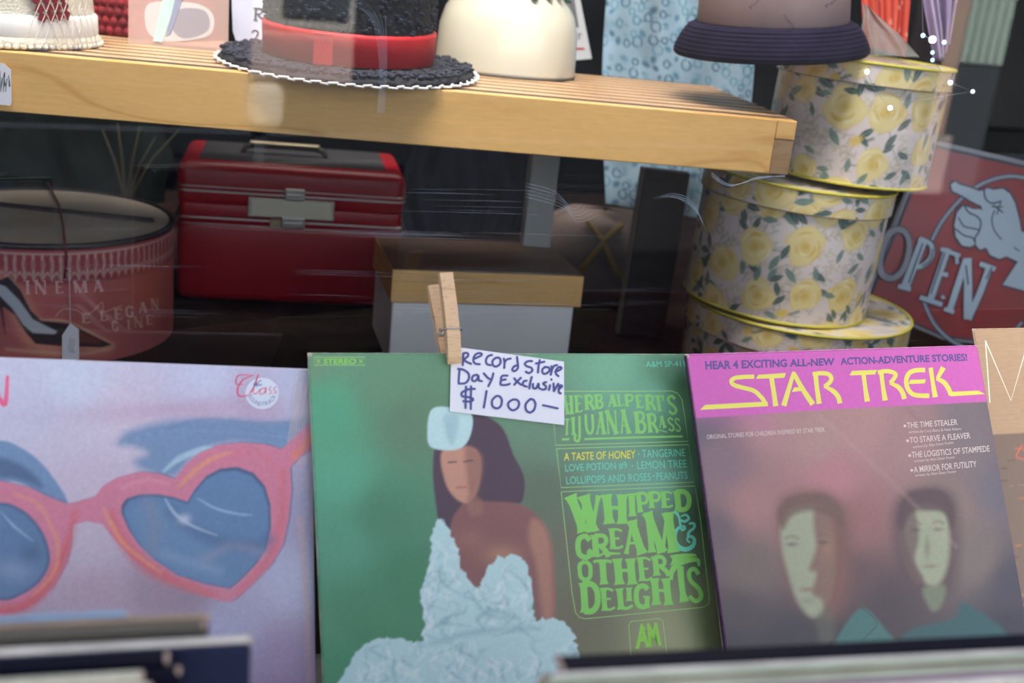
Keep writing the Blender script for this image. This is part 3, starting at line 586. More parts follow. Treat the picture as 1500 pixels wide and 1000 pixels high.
textq(k, 'LOLLIPOPS AND ROSES', [(829, 698), (953, 692.5), (954, 703.5), (830, 709)]); textq(k, 'PEANUTS', [(961, 692), (1006.5, 690), (1007.5, 701), (962, 703)])
for x, y in ((935.5, 665), (926, 682), (957.5, 697)): k.stroke([(x, y), (x+0.6, y)], 2.0)
textq(k, 'A&M SP-4110', [(946, 529), (1010, 528), (1011, 536.5), (946.5, 537.5)])
k.build('lettering', aqua, t2)

# --- right: brown sleeve with a purple band
def art_brown(P):
    c = lambda *a: np.array(alb(*a))
    P.field([(1010, 520, c(100, 70, 100)), (1020, 620, c(98, 90, 108)), (1060, 680, c(120, 98, 116)), (1130, 620, c(160, 122, 134)), (1200, 640, c(158, 128, 132)), (1260, 620, c(158, 124, 132)), (1220, 700, c(162, 112, 128)), (1330, 640, c(146, 116, 124)), (1420, 620, c(110, 100, 112)),
             (1100, 740, c(150, 112, 118)), (1250, 760, c(134, 92, 98)), (1180, 760, c(142, 104, 106)), (1400, 740, c(118, 102, 104)), (1460, 720, c(96, 92, 110)), (1050, 780, c(96, 82, 96)), (1100, 830, c(104, 92, 92)), (1080, 900, c(76, 66, 74)), (1250, 850, c(86, 64, 70)),
             (1300, 880, c(66, 52, 62)), (1430, 820, c(108, 98, 100)), (1480, 850, c(60, 56, 76)), (1200, 930, c(56, 50, 60)), (1150, 950, c(52, 48, 60)), (1480, 930, c(40, 40, 62)), (1070, 950, c(56, 52, 66)), (1300, 1000, c(50, 46, 60)), (1500, 1050, c(40, 40, 60))], 50)
    P.mix(np.clip((P.Y-850)/110, 0, 1)*0.55, c(34, 30, 42)); P.mix(np.clip((P.X-1440-(P.Y-700)*0.15)/60, 0, 1)*0.4, c(50, 46, 70))
    # two plain half-lit heads and dark green shoulders
    gr = c(146, 158, 142)
    hr = c(74, 54, 60)
    P.poly([(1140, 745), (1165, 722), (1215, 722), (1246, 765), (1248, 850), (1225, 905), (1180, 895), (1150, 840)], c(108, 74, 74), 16, 0.85, True)
    P.poly([(1145, 765), (1160, 744), (1192, 738), (1215, 752), (1224, 800), (1222, 855), (1208, 895), (1188, 903), (1168, 880), (1153, 835), (1145, 800)], gr, 6, 0.9, True)
    P.poly([(1196, 742), (1228, 755), (1240, 800), (1236, 860), (1212, 908), (1204, 880), (1190, 868), (1196, 840), (1186, 832), (1196, 800), (1192, 770)], c(112, 76, 72), 6, 0.85, True); P.blob(1212, 800, 9, 22, c(150, 112, 98), 0.5)
    P.poly([(1138, 748), (1160, 726), (1205, 722), (1232, 742), (1236, 775), (1218, 756), (1185, 748), (1160, 756), (1146, 775)], c(100, 76, 70), 6, 0.9, True)
    P.poly([(1196, 905), (1218, 888), (1222, 935), (1204, 945)], c(84, 88, 80), 8, 0.6, True)
    P.poly([(1308, 745), (1330, 718), (1380, 714), (1404, 745), (1402, 850), (1375, 875), (1330, 860), (1310, 800)], hr, 13, 0.75, True)
    P.poly([(1324, 760), (1340, 742), (1368, 738), (1386, 755), (1391, 790), (1388, 828), (1374, 857), (1354, 852), (1334, 815)], gr, 6, 0.88, True)
    P.poly([(1316, 745), (1338, 745), (1346, 785), (1340, 820), (1352, 846), (1344, 856), (1326, 830), (1316, 790)], c(92, 74, 76), 5, 0.85, True); P.poly([(1314, 760), (1330, 722), (1378, 718), (1398, 745), (1394, 775), (1384, 752), (1360, 748), (1335, 752), (1322, 775)], hr, 5, 0.9, True); P.poly([(1352, 862), (1384, 858), (1378, 888), (1364, 893)], c(112, 128, 110), 6, 0.75, True)
    for x, y, w_ in ((1160, 797, 9), (1206, 794, 8), (1341, 776, 7), (1374, 775, 7)): P.blob(x, y, w_, 3.2, c(70, 62, 64), 0.6); P.line([(x-w_, y-9), (x, y-12), (x+w_, y-9)], 3, c(104, 88, 82), 3, 0.55)
    P.blob(1358, 802, 4.5, 15, c(90, 84, 84), 0.5); P.blob(1184, 863, 13, 3.5, c(118, 86, 82), 0.6); P.blob(1362, 829, 10, 3, c(112, 88, 86), 0.55); P.blob(1184, 880, 12, 5, c(120, 128, 116), 0.5)
    P.poly([(1222, 942), (1262, 890), (1300, 925), (1320, 948), (1320, 970), (1215, 970)], c(54, 104, 108), 4, 0.95, True)
    P.poly([(1330, 925), (1396, 905), (1410, 882), (1450, 905), (1475, 930), (1480, 975), (1320, 970)], c(30, 80, 92), 6, 0.9, True)
    P.line([(1262, 890), (1285, 912), (1265, 935)], 1.5, c(40, 50, 60), 1.2, 0.7)
    P.line([(1190, 600), (1290, 690), (1400, 800)], 3, c(176, 150, 156), 5, 0.25); P.line([(1330, 600), (1400, 680), (1440, 760)], 4, c(110, 84, 110), 6, 0.35)
    P.poly([(1000, 500), (1437, 488), (1450, 588), (1225, 599), (1017, 612.5)], c(192, 92, 188), 0.8)
    P.poly([(1000, 500), (1100, 505), (1120, 620), (1017, 612)], c(184, 88, 176), 25, 0.4)
    idx = ((P.X > 1000) & (P.Y < 608)); g = vnoise(P.X, P.Y, 2.2, 23); P.C *= (0.95+0.1*g)[:, None]
t3, f3 = sleeve('record_sleeve', 'brown record sleeve with a magenta band and yellow title lettering', (0.3522, 0.8010, 0.9299), (29.85, -30.03, 2.47), 0.33, art_brown, 400, edge=mat('edge_plum_card', alb(120, 80, 125), 0.7, noise=(200, 0.3, (1, 1, 1))), spine=mat('spine_dark', alb(60, 40, 70), 0.7, noise=(300, 0.6, (1, 1, 1))))
k = Ink(f3, -0.00006); A = lambda *a: [(1000+x/6.25, 500+y/6.25) for x, y in a]; B = lambda *a: [(1220+x/5.346, 500+y/5.346) for x, y in a]
W7 = 6.2
k.stroke(A((655, 322), (560, 324), (480, 334), (446, 360), (470, 398), (560, 425), (650, 450), (710, 500), (745, 545), (757, 592)), W7, cap=False); k.poly(A((205, 580), (775, 550), (782, 592), (158, 626)))
k.poly(A((690, 305), (945, 288), (930, 332), (674, 342))); k.stroke(A((812, 325), (832, 450), (852, 592)), [7, 6.5, 7.5], cap=False)
k.stroke(A((1018, 278), (925, 588)), [5, 8], cap=False); k.stroke(A((1014, 285), (1095, 430), (1192, 576)), [6, 7, 8], cap=False); k.poly(A((1020, 420), (1070, 418), (1100, 450), (1000, 462)))
k.stroke(A((1215, 290), (1230, 430), (1250, 570)), [7, 6.5, 7.5], cap=False); k.stroke(A((1190, 300), (1260, 290), (1330, 298), (1362, 335), (1345, 375), (1300, 410)), W7, cap=False); k.stroke(A((1295, 408), (1380, 455), (1425, 510), (1440, 566)), [4, 7, 7, 7], cap=False)
k.poly(B((150, 230), (345, 222), (330, 258), (132, 266))); k.stroke(B((238, 245), (252, 350), (270, 470)), [6.5, 6, 8], cap=False)
k.stroke(B((378, 240), (392, 350), (410, 462)), [6.5, 6, 8], cap=False); k.stroke(B((352, 242), (420, 232), (478, 245), (490, 270), (450, 325)), W7, cap=False); k.stroke(B((445, 325), (510, 355), (545, 400), (560, 450)), [4, 7, 7, 7], cap=False)
k.stroke(B((722, 224), (650, 226), (595, 250), (574, 310), (590, 375), (640, 418), (755, 425)), W7+0.5, cap=False); k.poly(B((605, 300), (728, 296), (720, 328), (592, 334)))
k.stroke(B((766, 205), (782, 320), (802, 436)), [6.5, 6, 8], cap=False); k.stroke(B((865, 203), (818, 292)), [8, 5], cap=False); k.stroke(B((812, 290), (870, 320), (905, 370), (925, 418)), [5, 7, 7, 7], cap=False); k.poly(B((915, 395), (1140, 384), (1192, 412), (918, 430)))
k.build('title_lettering', ink_mat('title_yellow', 214, 214, 106), t3)
k = Ink(f3, -0.00006)
textq(k, 'HEAR 4 EXCITING ALL-NEW', [(1032.5, 528.5), (1222.5, 524), (1222.5, 535), (1033.5, 541.5)], 0.035); textq(k, 'ACTION-ADVENTURE STORIES!', [(1230.5, 523.5), (1416, 517.5), (1417.5, 528.5), (1231.5, 534.5)], 0.035)
k.build('lettering', ink_mat('blue_grey', 88, 76, 150), t3)
k = Ink(f3, -0.00006); q4 = lambda x0, y0, x1, y1, h, s=0.1: [(x0, y0), (x1, y1), (x1+s*h, y1+h), (x0+s*h, y0+h)]
textq(k, 'ORIGINAL STORIES FOR CHILDREN INSPIRED BY STAR TREK', q4(1035, 636.5, 1208, 625.5, 6.5), 0.0)
rows = [('THE TIME STEALER', 1328, 618.5, 1402, 613.5, 8.5, 'written by Cary Bates & Neal Adams', 1331, 630.5, 1408, 625.5), ('TO STARVE A FLEAVER', 1332, 640, 1421, 633, 8.8, 'written by Alan Dean Foster', 1337, 652.5, 1397, 645.5), ('THE LOGISTICS OF STAMPEDE', 1335, 661.5, 1449, 652, 9, 'written by Alan Dean Foster', 1339, 673, 1399, 667), ('A MIRROR FOR FUTILITY', 1338, 683, 1430, 674.5, 9.2, 'written by Alan Dean Foster', 1340, 694, 1401, 688)]
for s, x0, y0, x1, y1, h, s2, a0, b0, a1, b1 in rows:
    textq(k, s, q4(x0, y0, x1, y1, h), 0.012); textq(k, s2, q4(a0, b0, a1, b1, 5.2)); k.stroke([(x0-2.6, y0+h*0.6), (x0-2.4, y0+h*0.6)], 4.2)
k.build('lettering', ink_mat('white', 196, 188, 200), t3)

# --- far right: cardboard-tan sleeve
def art_tan(P):
    c = lambda *a: np.array(alb(*a)); P.base(c(166, 142, 120))
    P.C *= (0.93+0.12*vnoise(P.X*0.25, P.Y*3, 2.5, 31))[:, None]
    P.poly([(1440, 637), (2300, 592), (2300, 1600), (1400, 1600)], c(112, 96, 88), 1.2)
    r = np.random.default_rng(9)
    for i in range(420):
        x = 1450+r.random()**1.5*700; y = 655+r.random()*560; cc = [c(60, 46, 50), c(190, 110, 60), c(150, 120, 110), c(84, 60, 56)][int(r.random()*4)]
        P.line([(x, y), (x+3+r.random()*12, y-0.5)], 1+r.random()*3, cc, 1.0, 0.65, False)
    P.line([(1500, 672), (1489, 668), (1497, 652)], 2.2, c(205, 95, 75), 1, 0.8)
TANPOS = tuple(atY(1425, 481, 1.095)-rot(27.5, -30.2, 1.9)@np.array([-0.1575, 0, 0.315]))
t4, f4 = sleeve('record_sleeve', 'tan cardboard record sleeve with thin white capital letter at the right edge of the photo', TANPOS, (27.5, -30.2, 1.9), 0.315, art_tan, 260, edge=mat('edge_tan_card', alb(130, 110, 92), 0.7, noise=(200, 0.3, (1, 1, 1))))
k = Ink(f4, -0.00006); k.stroke([(1443.5, 499), (1446.5, 540), (1450, 589)], 1.7, smooth=False); k.stroke([(1443.5, 499), (1481, 586.5), (1506, 500)], 1.7, smooth=False); k.stroke([(1506, 500), (1514, 588)], 1.7, smooth=False); k.build('lettering', ink_mat('letter_white', 228, 224, 225), t4)

# supports under the leaning sleeves (a stepped ledge standing on the display table)
m_tbl = wood('table_wood', (0.22, 0.14, 0.09), (0.14, 0.08, 0.05), 8)
tb = thing('display_table', 'wooden display table outside the shop window carrying the records', 'table', M=GLASS.mat())
MB().box((-0.95, -0.72, 0.83), (1.15, -0.05, 0.86), 0.003).build('table_top', m_tbl, tb)
for x in (-0.9, 1.04):
    for y in (-0.68, -0.13): MB().box((x, y, 0.0), (x+0.06, y+0.06, 0.83), 0.003).build('leg', m_tbl, tb)
def riser(fr, W, z):
    c = fr.world([0, 0.0, 0]); c[2] = min(fr.world([x, y, 0])[2] for x in (-W*.53, W*.53) for y in (0, 0.0034)); o = MB().box((-W/2, -0.012, -(c[2]-z)), (W/2, 0.012, -0.0002), 0.001, 1).build('support_block', m_tbl)
    m = Matrix.Translation(Vector(c)) @ Matrix.Rotation(math.atan2(fr.M[1, 0], fr.M[0, 0]), 4, 'Z'); o.matrix_world = m; return o
for fr, W, lb in ((f1, 0.30, 'wooden block under the sunglasses sleeve'), (f2, 0.28, 'wooden block under the green sleeve'), (f3, 0.26, 'wooden block under the brown and magenta sleeve'), (f4, 0.28, 'wooden block under the tan sleeve')):
    tag(riser(fr, W, 0.8605), lb, 'block')

# ------------------------------------------------------------------ price card and clothespin on the green sleeve
fc = Frame(f2.world([0, -0.0016, 0]), 24.5, -32.05, 2.3)
Mc = fc.mat(); tcard = thing('price_card', 'small white card with handwritten blue price clipped to the green sleeve', 'card', fc)
k = Ink(fc, 0.0); k.poly([(661, 507), (826, 529.5), (826.5, 622.5), (659, 602.5)]); pc = k.build('card', mat('white_card', alb(214, 222, 250), 0.7), tcard)
sm = pc.modifiers.new('thick', 'SOLIDIFY'); sm.thickness = 0.0004; sm.offset = 0
k = Ink(fc, -0.0005); H = lambda pts: [(640+x/7.5, 500+y/7.5) for x, y in pts]; wp = 3.3
for s in [[(290, 130), (330, 125), (345, 150), (320, 180), (292, 200)], [(290, 132), (288, 200), (284, 260)], [(295, 202), (330, 225), (375, 245)],
          [(400, 195), (450, 172), (490, 150), (485, 130), (450, 130), (415, 155), (400, 205), (420, 242), (470, 250)], [(605, 148), (565, 160), (540, 200), (547, 245), (590, 260)],
          [(645, 180), (612, 212), (617, 260), (650, 275), (690, 250), (700, 205), (680, 178), (645, 180)], [(735, 188), (743, 230), (740, 290)], [(743, 237), (765, 200), (810, 187)],
          [(880, 170), (887, 230), (890, 290), (855, 325), (827, 312), (850, 272), (890, 262)], [(1045, 215), (1000, 217), (968, 242), (985, 270), (1035, 288), (1048, 320), (1012, 346), (977, 332)],
          [(1130, 205), (1117, 270), (1110, 340)], [(1088, 242), (1180, 222)], [(1185, 280), (1157, 312), (1167, 350), (1200, 352), (1235, 322), (1230, 288), (1190, 280)],
          [(1258, 272), (1262, 315), (1250, 365)], [(1262, 312), (1288, 268), (1320, 260)], [(1300, 332), (1345, 315), (1370, 292), (1345, 280), (1312, 310), (1308, 355), (1335, 380)],
          [(250, 300), (243, 370), (238, 448)], [(232, 300), (290, 310), (345, 350), (350, 410), (310, 457), (240, 462)], [(440, 365), (395, 380), (387, 425), (420, 435), (448, 402), (455, 370), (462, 425), (495, 435)],
          [(515, 350), (560, 400), (590, 415)], [(620, 350), (600, 420), (565, 490)], [(775, 375), (718, 378), (706, 420), (755, 417)], [(706, 422), (702, 472), (760, 477), (800, 465)],
          [(850, 405), (880, 440), (925, 475)], [(922, 400), (880, 440), (850, 475)], [(985, 430), (950, 442), (947, 480), (985, 495)], [(1042, 390), (1025, 450), (1015, 515)],
          [(1055, 465), (1057, 508), (1085, 515), (1108, 480), (1117, 462), (1120, 508), (1140, 520)], [(1200, 445), (1167, 462), (1195, 490), (1195, 520), (1157, 530)], [(1242, 482), (1230, 532)], [(1258, 416), (1258, 420)],
          [(1280, 462), (1285, 545)], [(1285, 545), (1332, 465)], [(1340, 522), (1375, 492), (1352, 482), (1338, 520), (1340, 558), (1360, 570)],
          [(415, 520), (350, 525), (275, 560), (278, 600), (350, 612), (398, 632), (370, 660), (290, 655)], [(320, 497), (315, 600), (315, 730)], [(375, 492), (372, 600), (372, 740)],
          [(545, 545), (530, 640), (515, 725)], [(650, 600), (607, 645), (612, 710), (660, 735), (703, 705), (712, 640), (685, 602), (650, 600)],
          [(835, 637), (787, 670), (787, 720), (830, 755), (883, 733), (903, 680), (880, 642), (835, 637)], [(1025, 632), (977, 685), (977, 745), (1015, 780), (1063, 755), (1082, 690), (1062, 642), (1025, 632)], [(1165, 700), (1240, 716), (1325, 735)]]:
    k.stroke(H(s), wp)
k.build('handwriting', ink_mat('marker_blue', 72, 78, 150), tcard)

# clothespin: front leg before the card, rear leg behind the sleeve, wire spring between
m_pin = wood('pin_wood', alb(212, 184, 158), alb(188, 156, 130), 60, 0.6, (3, 3, 30)); m_wire = mat('spring_wire', (0.55, 0.57, 0.6), 0.28, 1.0)
pinb = f2.loc(np.array(664.5), np.array(533.0), -0.003); pint = f2.loc(np.array(651.), np.array(400.), -0.012)
tp = thing('clothespin', 'plain wooden clothespin with wire spring clipping the price card to the green sleeve', 'clothespin', f2)
def leg(a, b, half_w, th, taper, side):
    a = Vector(a); b = Vector(b); d = (b-a); L = d.length; z = d.normalized(); x = Vector((1, 0, 0)); x = (x-z*x.dot(z)).normalized(); y = z.cross(x)
    bm = MB(); ring = []
    prof = [(0, 0.35), (0.06, 0.62), (0.3, 1.0), (0.62, 1.0), (0.9, 0.75), (1, 0.6)]
    vs = []
    for t, k_ in prof:
        cc = a+d*t
        if side < 0: ys = (-th*k_, 0)       # flat inner face towards +y
        else: ys = (0, th*k_)
        vs.append([bm.bm.verts.new(cc+x*sx_*half_w+y*yy) for sx_, yy in ((-1, ys[0]), (1, ys[0]), (1, ys[1]), (-1, ys[1]))])
    for A_, B_ in zip(vs, vs[1:]):
        for i in range(4): bm.bm.faces.new((A_[i], A_[(i+1) % 4], B_[(i+1) % 4], B_[i]))
    bm.bm.faces.new(vs[0][::-1]); bm.bm.faces.new(vs[-1])
    return bm
yax_front = -1
a = Vector(pinb); b = Vector(pint)
leg(a, b, 0.0052, 0.0068, 0, -1).build('front_leg', m_pin, tp)
a2 = Vector((a.x-0.0012, 0.0042, a.z+0.004)); b2 = Vector((b.x-0.0030, 0.0040, b.z-0.0045))
leg(a2, b2, 0.0048, 0.0065, 0, 1).build('rear_leg', m_pin, tp)
mid = a.lerp(b, 0.36)
sp = MB(); xw = 0.0066
sp.tube([mid+Vector((-xw+0.0004, 0.0015, 0.0)), mid+Vector((-xw, -0.0075, 0.0)), mid+Vector((xw, -0.0080, 0.0005)), mid+Vector((xw+0.0006, -0.002, 0.0))], 0.00055, 8)
sp.tube([mid+Vector((-xw-0.001, -0.001+0.0012*math.sin(t), 0.0)) if False else mid+Vector((-xw+0.0132*t/ (2*math.pi*4), 0.0030+0.0030*math.sin(t), 0.0030*math.cos(t))) for t in np.linspace(0, 2*math.pi*4, 60)], 0.0005, 6)
q0 = mid+Vector((-xw-0.0006, 0.001, -0.003))
sp.tube([q0+Vector((0.0006, -0.005, 0.002)), q0+Vector((-0.0012, -0.001, -0.001)), q0+Vector((-0.0016, 0.006, 0.004)), q0+Vector((-0.0012, 0.0115, 0.022)), q0+Vector((0.0006, 0.014, 0.020)), q0+Vector((0.0055, 0.016, 0.018))], 0.0005, 7)
sp.build('wire_spring', m_wire, tp, smooth='all')

# ------------------------------------------------------------------ bins of records in the foreground
BIN = {}
def bin_record(label, xr, yr, x0, y0, z, th, color, edge, side, group=None, W=0.315, dark=None, lift=0):
    th = th*0.9
    group = 'records standing in the left foreground bin' if side > 0 else 'records standing in the right foreground bin'
    """(xr, yr) pixel of the visible end corner of the top edge, (x0, y0) a second pixel along that edge"""
    A_ = atZ(xr, yr, z); B_ = atZ(x0, y0, z); yaw = math.radians(16.5 if side > 0 else 15.0)   # the whole row stands parallel
    nrm = np.array([-math.sin(yaw), math.cos(yaw), 0]); dep = A_@nrm; lim = BIN.get(side, 9.0)-0.0003
    if dep > lim: A_ = A_-nrm*(dep-lim); dep = lim
    BIN[side] = dep-th
    M = Matrix.Translation(Vector(A_)) @ Matrix.Rotation(yaw, 4, 'Z'); t = thing('record_sleeve', label, 'record', M=M, group=group)
    x1, x2 = (-W, 0) if side > 0 else (0, W)
    H_ = 0.315
    MB().box((x1, -th, -H_), (x2, 0, -0.0004), min(0.0012, th*0.4), 2).build('sleeve_body', color, t)
    if edge: MB().box((x1+0.002, -th+0.0003, -0.0014), (x2-0.0006, -0.0003, 0.0002), 0.0003, 1).build('worn_top_edge', edge, t)
    cx = x2 if side > 0 else x1
    MB().box((cx-0.0016, -th-0.0002, -0.0028), (cx+0.0003, 0.0002, 0.0004), 0.0008, 1).build('scuffed_corner', m_card2, t)
    return t
m_card2 = mat('scuffed_card', alb(165, 150, 150), 0.8)
navy = mat('sleeve_navy', alb(26, 32, 66), 0.4, noise=(40, 0.3, (1, 1, 1)), coat=0.3); black = mat('sleeve_black', alb(16, 17, 38), 0.5, coat=0.0)
cream = mat('sleeve_cream', alb(186, 190, 188), 0.6, noise=(30, 0.15, (8, 1, 1))); e_tan = mat('edge_tan', alb(150, 136, 128), 0.8, noise=(25, 0.35, (1, 1, 1))); e_blue = mat('edge_blue', alb(130, 165, 210), 0.7, noise=(20, 0.35, (1, 1, 1)))
e_grn = mat('edge_green', alb(92, 90, 88), 0.7); e_wht = mat('edge_white', alb(200, 202, 212), 0.8, noise=(30, 0.35, (1, 1, 1))); e_lil = mat('edge_lilac', alb(150, 132, 160), 0.8, noise=(18, 0.25, (1, 1, 1)))
e_teal = mat('edge_teal', alb(168, 186, 178), 0.7, noise=(25, 0.25, (1, 1, 1))); b_brown = mat('sleeve_brown', alb(100, 84, 84), 0.6, noise=(20, 0.25, (1, 1, 1))); b_blue = mat('sleeve_blue', alb(70, 100, 160), 0.5)
Z = 1.25
bin_record('blurred blue-edged record sleeve, rearmost in the left foreground bin', 190, 893, 0, 908, Z+0.001, 0.003, b_blue, e_blue, 1)
bin_record('blurred tan-edged record sleeve with a scuffed corner in the left foreground bin', 306, 897, 0, 919, Z, 0.0032, b_brown, e_tan, 1)
bin_record('blurred dull brown record sleeve just before the tan-edged one in the left bin', 300, 908, 0, 930, Z-0.0005, 0.003, e_grn, e_grn, 1)
bin_record('blurred record sleeve with pale blue top edge and navy front, left bin', 368, 929, 0, 950, Z, 0.0042, navy, e_wht, 1)
bin_record('blurred black record sleeve with a white corner nick in the left bin', 247, 952, 0, 971, Z-0.001, 0.0066, black, None, 1)
bin_record('blurred record sleeve with a black front and scuffed white end, between navy and cream sleeves', 264, 974, 0, 990, Z-0.001, 0.0032, black, None, 1)
bin_record('blurred thick cream record sleeve in the left foreground bin', 210, 980, 0, 990, Z+0.001, 0.0052, cream, cream, 1)
bin_record('blurred cream record sleeve at the very bottom left corner', 222, 998, 0, 1012, Z, 0.004, cream, cream, 1)
bin_record('blurred black record sleeve, rearmost in the right foreground bin', 818, 957, 1500, 926, Z, 0.0115, black, None, -1, dark=1)
bin_record('blurred grey-lilac edged record sleeve behind the cream ones in the right bin', 800, 984, 1500, 944, Z+0.0006, 0.0034, navy, e_wht, -1)
bin_record('blurred cream-edged record sleeve second from the black one, right bin', 792, 991, 1500, 953, Z+0.0006, 0.0036, b_brown, e_teal, -1)
bin_record('blurred dark brown-edged record sleeve in the middle of the right bin', 790, 1000, 1500, 964, Z-0.0006, 0.003, b_brown, e_tan, -1)
bin_record('blurred pale teal-edged record sleeve in the right bin', 788, 1008, 1500, 972, Z+0.0005, 0.0036, b_brown, e_teal, -1)
bin_record('blurred lilac-edged record sleeve low in the right bin', 786, 1017, 1500, 982, Z, 0.0036, e_lil, e_lil, -1)
bin_record('blurred white-edged record sleeve lowest in the right bin', 784, 1028, 1500, 994, Z, 0.0036, cream, e_wht, -1)
def crate(name, label, px0, x_off, yaw, w_, d_):
    A_ = atZ(*px0, Z); M = Matrix.Translation((A_[0], A_[1], Z-0.3205-0.018)) @ Matrix.Rotation(yaw, 4, 'Z'); t = thing(name, label, 'crate', M=M)
    a, b = x_off
    MB().box((a, -d_, 0), (b, 0.012, 0.018), 0.001, 1).build('bottom', m_tbl, t)
    for z0 in (0.02, 0.10): 
        MB().box((a, 0.012, z0), (b, 0.02, z0+0.06), 0.001, 1).build('slat', m_tbl, t); MB().box((a, -d_-0.008, z0), (b, -d_, z0+0.06), 0.001, 1).build('slat', m_tbl, t)
    for x in (a-0.009, b): MB().box((x, -d_-0.008, 0), (x+0.009, 0.02, 0.16), 0.001, 1).build('end_panel', m_tbl, t)
    MB().box((a, -d_, 0.8605-(Z-0.3385)), (b, 0.012, -0.0005), 0.001, 1).build('base_box', m_tbl, t)
    return t
crate('record_crate', 'low wooden crate holding the left foreground records', (190, 893), (-0.24, 0.10), math.radians(17), 0.3, 0.15)
crate('record_crate', 'low wooden crate holding the right foreground records', (818, 960), (-0.03, 0.335), math.radians(15), 0.3, 0.15)

# ------------------------------------------------------------------ the slatted shelf behind the glass
maple = wood('maple', (0.80, 0.48, 0.17), (0.68, 0.37, 0.11), 9, 0.38, (1.1, 1.1, 6)); maple_s = wood('maple_slat', (0.62, 0.38, 0.19), (0.5, 0.28, 0.13), 16, 0.35, (1, 8, 8))
ts = thing('slatted_shelf', 'pale maple slatted shelf with a deep front board behind the window', 'shelf', SHELF)
SL = 1.10
MB().box((-SL, 0, -0.0655), (-0.0245, 0.018, 0), 0.0012).build('front_board', maple, ts)
eb = MB(); eb.box((-0.0245, 0.0005, -0.0655), (0, 0.018, -0.0235), 0.001); eb.build('end_block', wood('maple_dark', (0.36, 0.22, 0.11), (0.3, 0.17, 0.08), 14, 0.45), ts)
MB().box((-0.0240, 0.0, -0.0230), (0, 0.018, 0), 0.001).build('front_board_tip', maple, ts)
MB().box((-SL, 0.018, -0.010), (-0.0005, 0.385, 0.0001), 0.0).build('slat_gap_shade', mat('gap_shade_brown', (0.06, 0.032, 0.028), 0.7), ts)  # dark sheet standing in for the shade between the slats
slat = None
for i in range(9):
    y = 0.036+i*0.0385
    if slat is None: slat = MB().box((-SL, 0, -0.016), (-0.001, 0.0195, 0.0009), 0.0004, 1).build('slat', maple_s, ts); slat.location = (0, y, 0)
    else:
        o = slat.copy(); COL.objects.link(o); o.parent = ts; o.location = (0, y, 0)
for x in (-1.0, -0.62, -0.2): MB().box((x, 0.018, -0.05), (x+0.022, 0.38, -0.0145), 0.001, 1).build('cross_rail', maple, ts)
m_post = mat('post_grey_paint', (0.34, 0.36, 0.35), 0.5)
p0 = SHELF.loc(np.array(797.), np.array(235.), 0.35)
MB().box((p0[0]-0.021, 0.335, -(1.353-FLOOR_Z)), (p0[0]+0.021, 0.37, -0.051), 0.002).build('leg', m_post, ts)
MB().box((-1.09, 0.33, -(1.353-FLOOR_Z)), (-1.055, 0.365, -0.051), 0.002).build('leg', m_post, ts)

def xyl(px, py, z): p = atZ(px, py, z); return Vector(p)
SZ = 1.3536
# tag hanging at the left end of the shelf board
ft = Frame(SHELF.world([-0.9, -0.006, 0]), 8.6)
tt = thing('price_tag', 'white rounded paper tag with black scribble hanging before the shelf board, far left', 'tag', ft)
k = Ink(ft, 0); k.poly([(-26, 96), (-22, 90), (6, 93), (10, 97), (16, 102), (17.5, 150), (15, 154.5), (-24, 151)], ); o = k.build('tag_card', mat('tag_white', (0.75, 0.76, 0.85), 0.7), tt); sm = o.modifiers.new('t', 'SOLIDIFY'); sm.thickness = 0.0006
k = Ink(ft, -0.0008); k.stroke([(-12, 104), (-8, 128), (0, 104), (1, 130), (7, 106), (7, 126), (13, 110), (14, 126)], 2.4, smooth=False)
for j in range(5): k.stroke([(-4+j*3.5, 112+j), (-6+j*3.5, 134)], 1.0)
k.build('scribble', mat('ink_black', (0.02, 0.02, 0.03), 0.6), tt)

